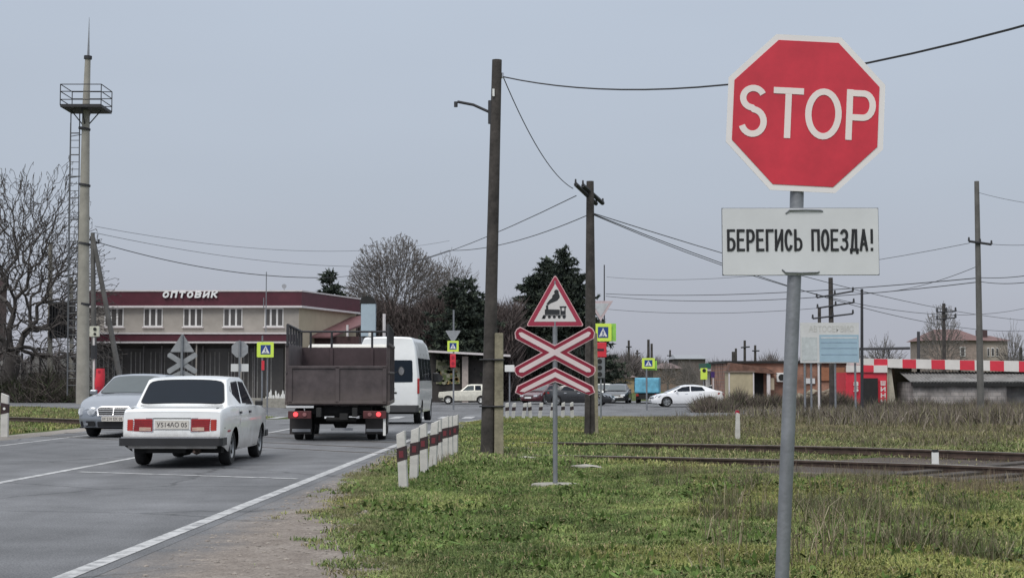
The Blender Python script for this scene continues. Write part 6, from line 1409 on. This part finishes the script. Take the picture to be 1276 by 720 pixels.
# crossing signal with a small white box and red cover
D = 80.0; b0 = at(117, 505, D); t = thing('crossing_signal', (b0.x, D, zf(b0.x, D)), 'small railway signal post with white box on top, left of the shop', 'signal'); T0 = Vector(t.location)
mb = MB(); mb.tube([Vector((0, 0, -.1)), L4(117, 412)], .06, 8); mb.build('pole', M['whitetrim'], t)
mb = MB(); c_ = L4(118, 413); mb.box(c_, (.5, .2, .55)); mb.build('white_box', mat('cream_box', (.55, .54, .46), .6), t, bevel=.02)
mb = MB(); mb.disc(L4(119, 410)+Vector((0, -.13, 0)), .09, .03, 10); mb.disc(L4(119, 416)+Vector((0, -.13, 0)), .07, .03, 10); mb.build('dark_lens', M['dark'], t)
mb = MB(); mb.tube([L4(117, 430), L4(117, 447)], .16, 8); mb.build('bell_housing', M['wire'], t)
D = 80.0; b0 = at(124, 505, D); t = thing('covered_signal', (b0.x, D, zf(b0.x, D)), 'red covered signal head on a low post in front of the shop', 'signal'); T0 = Vector(t.location)
mb = MB(); mb.tube([Vector((0, 0, -.1)), L4(123, 480)], .05, 8); mb.build('pole', M['steel'], t)
mb = MB(); mb.tube([L4(123.5, 494), L4(123, 488), L4(124, 478), L4(125, 468), L4(125, 459)], [.10, .17, .26, .24, .22], 10); mb.build('red_cover', M['lampred'], t, smooth=50)
mb = MB(); mb.disc(L4(124, 484)+Vector((0, -.2, 0)), .12, .05, 10); mb.disc(L4(125, 463)+Vector((0, -.22, 0)), .07, .04, 10); mb.build('dark_lens', M['dkred'], t)
# planters / pickets in front of the shop
pk = MB(); pk.prism([(-.05, 0), (.05, 0), (.05, .75), (0, .85), (-.05, .75)], -.02, .02)
first = None; random.seed(15)
for i in range(26):
    px_ = 331+i*1.55; D = 97.6; x_ = Xp(px_, D)
    if first is None: first = pk.build('fence_picket', M['white']); o = first
    else: o = first.copy(); C.objects.link(o)
    o.location = (x_, D+random.uniform(-.3, .3), -.37); o.scale = (1, 1, random.uniform(.7, 1.25))
    tag(o, 'small white picket standing in the planting left of the brown truck', 'picket', 'white pickets in front of the shop')
# ================================================================== TREES
def seg_tube(V, Fl, p, q, r0, r1, n):
    d = q-p
    if d.length < 1e-5: return
    d.normalize(); a = d.orthogonal().normalized(); b = d.cross(a); o = len(V)
    for c, r in ((p, r0), (q, r1)):
        for j in range(n): t = 2*PI*j/n; V.append(tuple(c+(a*math.cos(t)+b*math.sin(t))*r))
    for j in range(n): Fl.append((o+j, o+(j+1) % n, o+n+(j+1) % n, o+n+j))
def bare(name, loc, H, Wd, label, cat, seed, th=.25, r=.3, tips=1400, minr=.013, col=None, irr=.15, low=-.15, wob=.07, lean=0, split=(7, 4, 4, 3, 3, 3), dp=1.0, topf=1.0, pw=.5):
    """leafless tree: tips spread through a domed crown, gathered branch by branch back to the trunk"""
    rng = np.random.default_rng(seed); O = np.array([lean*H, 0, th*H]); Rx = Wd/2; Rz = H*(1-th)
    d = rng.normal(0, 1, (tips*4, 3)); d /= np.linalg.norm(d, axis=1, keepdims=True); d = d[d[:, 2] > low][:tips]
    ang = np.arctan2(d[:, 1], d[:, 0]); el = np.arcsin(d[:, 2])
    lump = 1-irr*(.5+.5*np.sin(ang*3+seed)*np.cos(el*5+seed*2))-irr*.8*rng.random(len(d))**2
    T = d*np.array([Rx, Rx*dp, Rz])*lump[:, None]*(1-.30*rng.random(len(d))**2.2)[:, None]
    S = []
    def link(p, q, r0, r1):
        L_ = np.linalg.norm(q-p); n = 3 if L_ > .5 else 2; a = p
        for i in range(1, n+1):
            b = p+(q-p)*i/n
            if i < n: b = b+rng.normal(0, wob*L_, 3)
            S.append((*a, *b, r0+(r1-r0)*(i-1)/n, r0+(r1-r0)*i/n)); a = b
    fr = (.0, .24, .44, .62, .78, .9, 1.0)
    rad = lambda n: max(minr, r*.62*(n/len(d))**pw)
    def rec(idx, node, lv):
        if lv >= len(split) or len(idx) <= 2:
            for i in idx: link(node, O+T[i], rad(1)*1.15, minr*.8)
            return
        k = min(split[lv], len(idx)); P = T[idx]; c = P[rng.choice(len(idx), k, replace=False)]
        for _ in range(4):
            D_ = ((P[:, None]-c[None])**2).sum(-1); a = D_.argmin(1); c = np.array([P[a == j].mean(0) if (a == j).any() else c[j] for j in range(k)])
        for j in range(k):
            sub_ = idx[a == j]
            if len(sub_) == 0: continue
            m = c[j]; f_ = fr[min(lv+1, 6)]
            tgt = O+m*f_*1.02+np.array([0, 0, .10*Rz*(1-f_)*f_*2]); link(node, tgt, rad(len(sub_))*1.12, rad(len(sub_))); rec(sub_, tgt, lv+1)
    rec(np.arange(len(T)), O, 0)
    A = np.array(S); P, Q = A[:, :3], A[:, 3:6]; r0, r1 = A[:, 6], A[:, 7]
    D_ = Q-P; D_ /= np.maximum(1e-9, np.linalg.norm(D_, axis=1, keepdims=True)); ref = np.where(np.abs(D_[:, 2:3]) < .9, [[0, 0, 1.]], [[1., 0, 0]])
    a = np.cross(D_, ref); a /= np.linalg.norm(a, axis=1, keepdims=True); b = np.cross(D_, a); N_ = 4; ring = []
    for c_, rr in ((P, r0), (Q, r1)):
        for j in range(N_): t_ = 2*PI*j/N_; ring.append(c_+(a*math.cos(t_)+b*math.sin(t_))*rr[:, None])
    V = np.stack(ring, 1).reshape(-1, 3); o_ = np.arange(len(P))*2*N_
    Fc = np.concatenate([np.stack([o_+j, o_+(j+1) % N_, o_+N_+(j+1) % N_, o_+N_+j], -1) for j in range(N_)])
    t = thing(name, loc, label, cat); o = fastmesh('branches', V, Fc, col or M['bark'], parent=t)
    mb = MB(); pts = [Vector((0, 0, -.2)), Vector((lean*H*.4, 0, th*H*.5)), Vector((lean*H, 0, th*H*1.03))]; mb.tube(pts, [r*1.3, r, r*.85], 10); mb.build('trunk', col or M['bark'], t, smooth=50)
    return t
M['bark'] = mat('grey_bark', (.13, .115, .105), .95, scale=2, var=.25)
M['barkdark'] = mat('dark_bark', (.075, .066, .062), .95, scale=2, var=.25)
M['barkpale'] = mat('pale_bark', (.17, .155, .145), .95, scale=2, var=.25)
def P3(px, D): q_ = at(px, 470, D); return (q_.x, D, zf(q_.x, D))
bare('bare_tree', P3(4, 92), 16.2, 15.0, 'big leafless walnut tree with leaning trunk at left edge', 'tree', 21, th=.17, r=.55, tips=5000, minr=.013, col=M['barkdark'], irr=.30, low=-.35, wob=.08, lean=.04, split=(5, 3, 3, 4, 4, 4), pw=.42)
bare('bare_tree', P3(493, 128), 14.4, 11.2, 'large round leafless tree above the brown truck', 'tree', 5, th=.42, r=.42, tips=8500, minr=.013, col=M['bark'], irr=.15, low=-.18, wob=.06, split=(8, 4, 4, 4, 3, 3), pw=.46)
bare('bare_tree', P3(446, 132), 9.6, 5.4, 'small pale leafless tree between the dark conifer and round tree', 'tree', 8, th=.3, r=.2, tips=700, minr=.013, col=M['barkpale'], irr=.3, low=0)
bare('bare_tree', P3(560, 134), 13.6, 7.5, 'thin leafless tree behind the right-hand conifer of the pair', 'tree', 9, th=.5, r=.26, tips=2200, minr=.012, col=M['bark'], irr=.35, low=0, wob=.1)
bare('bare_tree', P3(1175, 165), 10.4, 6.2, 'round bare tree in front of the distant red roofed house', 'tree', 10, th=.25, r=.25, tips=1500, minr=.014, col=M['barkpale'], irr=.12, low=-.2)
bare('bare_tree', P3(1100, 200), 8.4, 8.6, 'distant spreading bare tree above the checked canopy', 'tree', 11, th=.2, r=.25, tips=800, minr=.018, col=M['bark'], irr=.35, low=0)
bare('bare_tree', P3(1262, 170), 9.0, 6.0, 'bare tree at the right edge beyond the far post', 'tree', 12, th=.2, r=.2, tips=700, minr=.014, col=M['barkpale'], irr=.4, low=0)
bare('bare_tree', P3(738, 175), 8.0, 5.4, 'small bare tree seen left of the yield sign, behind the pole', 'tree', 13, th=.2, r=.2, tips=700, minr=.016, col=M['bark'], irr=.3, low=0)
bare('bare_tree', P3(770, 180), 5.0, 5.0, 'low bare tree behind the dark oncoming car', 'tree', 17, th=.2, r=.16, tips=600, minr=.016, col=M['bark'], irr=.3, low=0)
bare('bare_tree', P3(832, 170), 4.3, 3.8, 'small pale bare tree behind the blue van', 'tree', 14, th=.25, r=.12, tips=500, minr=.014, col=M['barkpale'], irr=.25, low=0)
bare('bare_tree', P3(856, 160), 4.2, 3.6, 'second pale bare tree behind the roof of the white saloon', 'tree', 16, th=.25, r=.12, tips=500, minr=.014, col=M['barkpale'], irr=.25, low=0)
def needles(n, fn, size, seed, cols):
    """n clumps; fn(rng) -> (pos, dir); every clump is a spray of pointed faces"""
    rng = np.random.default_rng(seed); pos, dr = fn(rng, n); n = len(pos); k = 7
    P = np.repeat(pos, k, 0); Dv = np.repeat(dr, k, 0)+rng.normal(0, .55, (n*k, 3)); Dv /= np.linalg.norm(Dv, axis=1, keepdims=True)
    S = rng.normal(0, 1, (n*k, 3)); S -= Dv*(S*Dv).sum(1, keepdims=True); S /= np.linalg.norm(S, axis=1, keepdims=True)
    ln = size*rng.uniform(.5, 1.2, (n*k, 1)); wd = ln*.20
    V = np.stack([P-S*wd, P+S*wd, P+Dv*ln], 1).reshape(-1, 3); T = np.arange(n*k*3).reshape(-1, 3)
    c = np.array(cols)[rng.integers(0, len(cols), n)]*rng.uniform(.7, 1.35, (n, 1)); c = np.repeat(np.repeat(c, k, 0), 3, 0)
    return V, T, c
def conifer(loc, H, Rm, label, seed, gap=.25, power=.85, size=.5, levels=26, base=.08, cols=((.038, .050, .040), (.058, .072, .052), (.025, .033, .028)), irr=.3, name='conifer', lean=0):
    def fn(rng, n):
        pos = []; dr = []
        for i in range(levels):
            f = (i+rng.uniform(-.3, .3))/levels; z = H*(base+(1-base)*f); rr = Rm*(1-f)**power+.12
            nb = max(5, int(13*(1-f)+5))
            for b in range(nb):
                a = rng.uniform(0, 2*PI); ln = rr*(1+rng.normal(0, irr)); 
                if ln < .1 or rng.random() < gap: continue
                droop = rng.uniform(.0, .35)*(1-f)-.1
                m = max(2, int(ln/size*3.2))
                for j in range(m):
                    t_ = (j+.6)/m; sd_ = rng.normal(0, .13*ln*t_+.05)
                    pos.append((math.cos(a)*ln*t_-math.sin(a)*sd_+lean*z, math.sin(a)*ln*t_+math.cos(a)*sd_, z-droop*ln*t_*t_+.12*ln*t_+rng.normal(0, .06)))
                    dr.append((math.cos(a)*.7, math.sin(a)*.7, -.1+rng.normal(0, .3)))
        return np.array(pos), np.array(dr)
    V, T, c = needles(0, fn, size, seed, cols)
    t = thing(name, loc, label, 'tree'); o = fastmesh('crown', V, T, tintmat('needles', .8, .2), c, parent=t)
    mb = MB(); mb.tube([(0, 0, -.2), (lean*H*.5, 0, H*.5), (lean*H, 0, H*.97)], [.045*Rm+.12, .08, .02], 8); mb.build('trunk', M['barkdark'], t)
    return t
conifer(P3(411, 126), 10.9, 2.0, 'small dark conifer peeking over the shop roof', 31, gap=.1, size=.5, power=.6)
conifer(P3(577, 122), 9.8, 2.5, 'dark rounded conifer just left of the tall dark pole', 32, gap=.15, power=.38, size=.40, irr=.3, base=.25, levels=30)
conifer(P3(703, 133), 13.3, 3.5, 'tall dark spruce behind the railway crossing sign, ragged right crown', 33, gap=.12, power=.62, size=.38, irr=.3, base=.08, levels=48)
conifer(P3(683, 135), 12.6, 3.0, 'dark spruce filling the gap behind the tip of the warning triangle', 37, gap=.1, power=.6, size=.42, levels=44, irr=.3, base=.05)
conifer(P3(665, 134), 11.0, 3.2, 'dark spruce with stepped top behind the left half of the sign', 34, gap=.1, power=.66, size=.42, levels=44, irr=.3, base=.05)
conifer(P3(638, 136), 8.0, 2.5, 'lower dark spruce just right of the concrete stub', 35, gap=.1, power=.7, size=.36, irr=.3, base=.05)
conifer(P3(724, 132), 11.0, 2.4, 'narrow dark spruce squeezed next to the second dark pole', 36, gap=.2, power=.5, size=.38, irr=.35, base=.05)
# the thicket and far wood: masses nobody could count
def thicket(name, boxes, n, label, seed, ln=(1.0, 2.2), wd=.05, cols=((.085, .068, .065), (.125, .10, .095), (.06, .05, .047)), cat='thicket', tilt=.45, top=None):
    rng = np.random.default_rng(seed); Vs = []; Cs = []
    for (px0, px1, yt, yb_, D0, D1, dens) in boxes:
        m = int(n*dens); D = rng.uniform(D0, D1, m); px = rng.uniform(px0, px1, m)
        x = (px-638)/F*D; zt = CH+(HZ-yt)/F*D; zb = -.5; prof = zt-np.abs(fbm(px*.05, px*0+seed, seed))*1.6*(D/100)
        z = zb+(prof-zb)*rng.random(m)**.8
        d = np.stack([rng.normal(0, tilt, m), rng.normal(0, tilt, m), rng.uniform(.5, 1, m)], -1); d /= np.linalg.norm(d, axis=1, keepdims=True)
        s = rng.normal(0, 1, (m, 3)); s[:, 1] *= .3; s -= d*(s*d).sum(1, keepdims=True); s /= np.linalg.norm(s, axis=1, keepdims=True)
        L_ = rng.uniform(*ln, (m, 1)); P = np.stack([x, D, z], -1)
        Vs.append(np.stack([P-s*wd, P+s*wd, P+d*L_], 1).reshape(-1, 3)); c = np.array(cols)[rng.integers(0, len(cols), m)]*rng.uniform(.7, 1.3, (m, 1)); Cs.append(np.repeat(c, 3, 0))
    V = np.concatenate(Vs); c = np.concatenate(Cs); o = fastmesh(name, V, np.arange(len(V)).reshape(-1, 3), tintmat(name+'_twigs'), c)
    return tag(o, label, cat, kind='stuff')
thicket('thicket', [(440, 640, 384, 480, 123, 131, 1.0), (520, 645, 378, 480, 124, 130, .5), (440, 470, 380, 450, 126, 129, .15)], 26000, 'dense brown leafless thicket filling the space behind the minibus', 40, wd=.055)
thicket('thicket', [(630, 745, 425, 482, 128, 136, 1.0)], 9000, 'dark undergrowth below the spruces behind the crossing sign', 41, wd=.06, cols=((.02, .026, .022), (.035, .032, .028), (.015, .018, .016)), ln=(.6, 1.4))
thicket('far_trees', [(745, 905, 452, 480, 250, 300, .7), (755, 790, 444, 480, 230, 250, .25), (880, 1300, 449, 480, 260, 330, 1.0), (-80, 120, 440, 480, 190, 230, .4)], 15000, 'hazy brown line of far leafless trees along the horizon', 42, wd=.10, ln=(1.5, 3.5), cols=((.12, .105, .10), (.15, .13, .125), (.09, .08, .08)), cat='trees')
thicket('brush_pile', [(-30, 97, 462, 498, 88, 96, 1.0), (20, 110, 474, 499, 86, 92, .6)], 5200, 'tangle of dark twigs and shrubs at the foot of the bare tree', 43, wd=.03, ln=(.5, 1.5), tilt=.8, cols=((.05, .042, .038), (.08, .068, .06), (.04, .05, .025)), cat='brush')
thicket('shrubbery', [(330, 372, 484, 506, 98.0, 99.5, .6), (690, 745, 478, 492, 128, 135, .5)], 2600, 'low mixed shrubs in front of the shop left of the truck', 44, wd=.03, ln=(.3, .8), tilt=.8, cols=((.05, .06, .03), (.10, .09, .07), (.16, .15, .14)), cat='shrubs')
thicket('scrub', [(908, 1062, 490, 512, 93, 96, .8), (1056, 1300, 503, 512, 90, 94, .5), (866, 912, 501, 512, 84, 92, .4)], 9000, 'grey brown scrub along the foot of the brick building and shed', 45, wd=.025, ln=(.4, 1.1), tilt=.5, cols=((.10, .08, .07), (.16, .13, .11), (.07, .058, .05), (.13, .13, .08)), cat='scrub')
# ================================================================== WIRES
def wire(p, q, sag, r, label, n=18):
    t_ = [p.lerp(q, i/n)-Vector((0, 0, sag*4*(i/n)*(1-i/n))) for i in range(n+1)]
    mb = MB(); mb.tube(t_, r, 5); o = mb.build('overhead_wire', M['wire']); return tag(o, label, 'wire')
A_ = at(627, 96, 28.6)
wire(A_, at(1330, 17, 15), .47, 0.0135, 'thick black cable sagging from tall pole past the STOP sign')
wire(A_, at(714, 235, 38), .35, 0.0101, 'cable drooping from the tall pole down to the second pole crossarm')
B_ = at(735, 267, 38.4)
wire(B_, at(560, 312, 60), .25, 0.0122, 'cable running left from below the second pole crossarms')
wire(at(560, 312, 60), at(396, 346, 100.5), .3, 0.0144, 'cable continuing left towards the shop roof corner', 12)
wire(at(396, 346, 100.5), at(122, 302, 88), .5, 0.0252, 'thick dark cable crossing the sky above the shop lettering')
wire(at(718, 244, 38), at(440, 330, 120), .8, 0.0130, 'faint cable from second pole toward the round bare tree')
wire(at(118, 290, 88), at(520, 330, 130), .8, 0.0144, 'faint thin cable high above the shop, upper of two')
wire(at(118, 282, 88), at(560, 300, 140), 1.2, 0.0130, 'faintest thin cable high above the shop, topmost')
wire(at(740, 266, 38.4), at(1290, 400, 90), .5, 0.0122, 'cable falling rightward from second pole, upper of the pair')
wire(at(740, 267, 38.4), at(1290, 412, 88), .9, 0.0122, 'cable falling rightward from second pole, lower of the pair')
wire(at(740, 268, 38.4), at(1290, 381, 80), 1.3, 0.0108, 'thin cable falling rightward from second pole, most sagging')
wire(at(755, 366, 110), at(1222, 346, 62), .35, 0.0202, 'long level cable behind the white plate, upper')
wire(at(755, 369, 110), at(1222, 351, 62), .55, 0.0187, 'long level cable behind the white plate, lower')
wire(at(1222, 346, 62), at(1320, 336, 50), .1, 0.0144, 'upper cable leaving the tall right pole to the right edge')
wire(at(1222, 351, 62), at(1320, 344, 50), .15, 0.0144, 'lower cable leaving the tall right pole to the right edge')
wire(at(1232, 304, 62), at(1330, 300, 55), .1, 0.0101, 'thin cable from the low crossarm to the right edge')
wire(at(1208, 303, 62), at(756, 345, 110), .7, 0.0115, 'faint cable from the low crossarm leftward across the sky')
wire(at(1219, 240, 62), at(1330, 258, 55), .1, 0.0086, 'faint cable near the top of the tall right pole')
wire(at(1062, 364, 88), at(1222, 330, 62), .4, 0.0130, 'cable from top arm of triple crossarm pole to the tall right pole')
wire(at(755, 385, 110), at(1018, 384, 88), .3, 0.0144, 'faint low cable running to the triple crossarm pole')
# contact: a small path of broken ground by the tracks is left to the turf itself
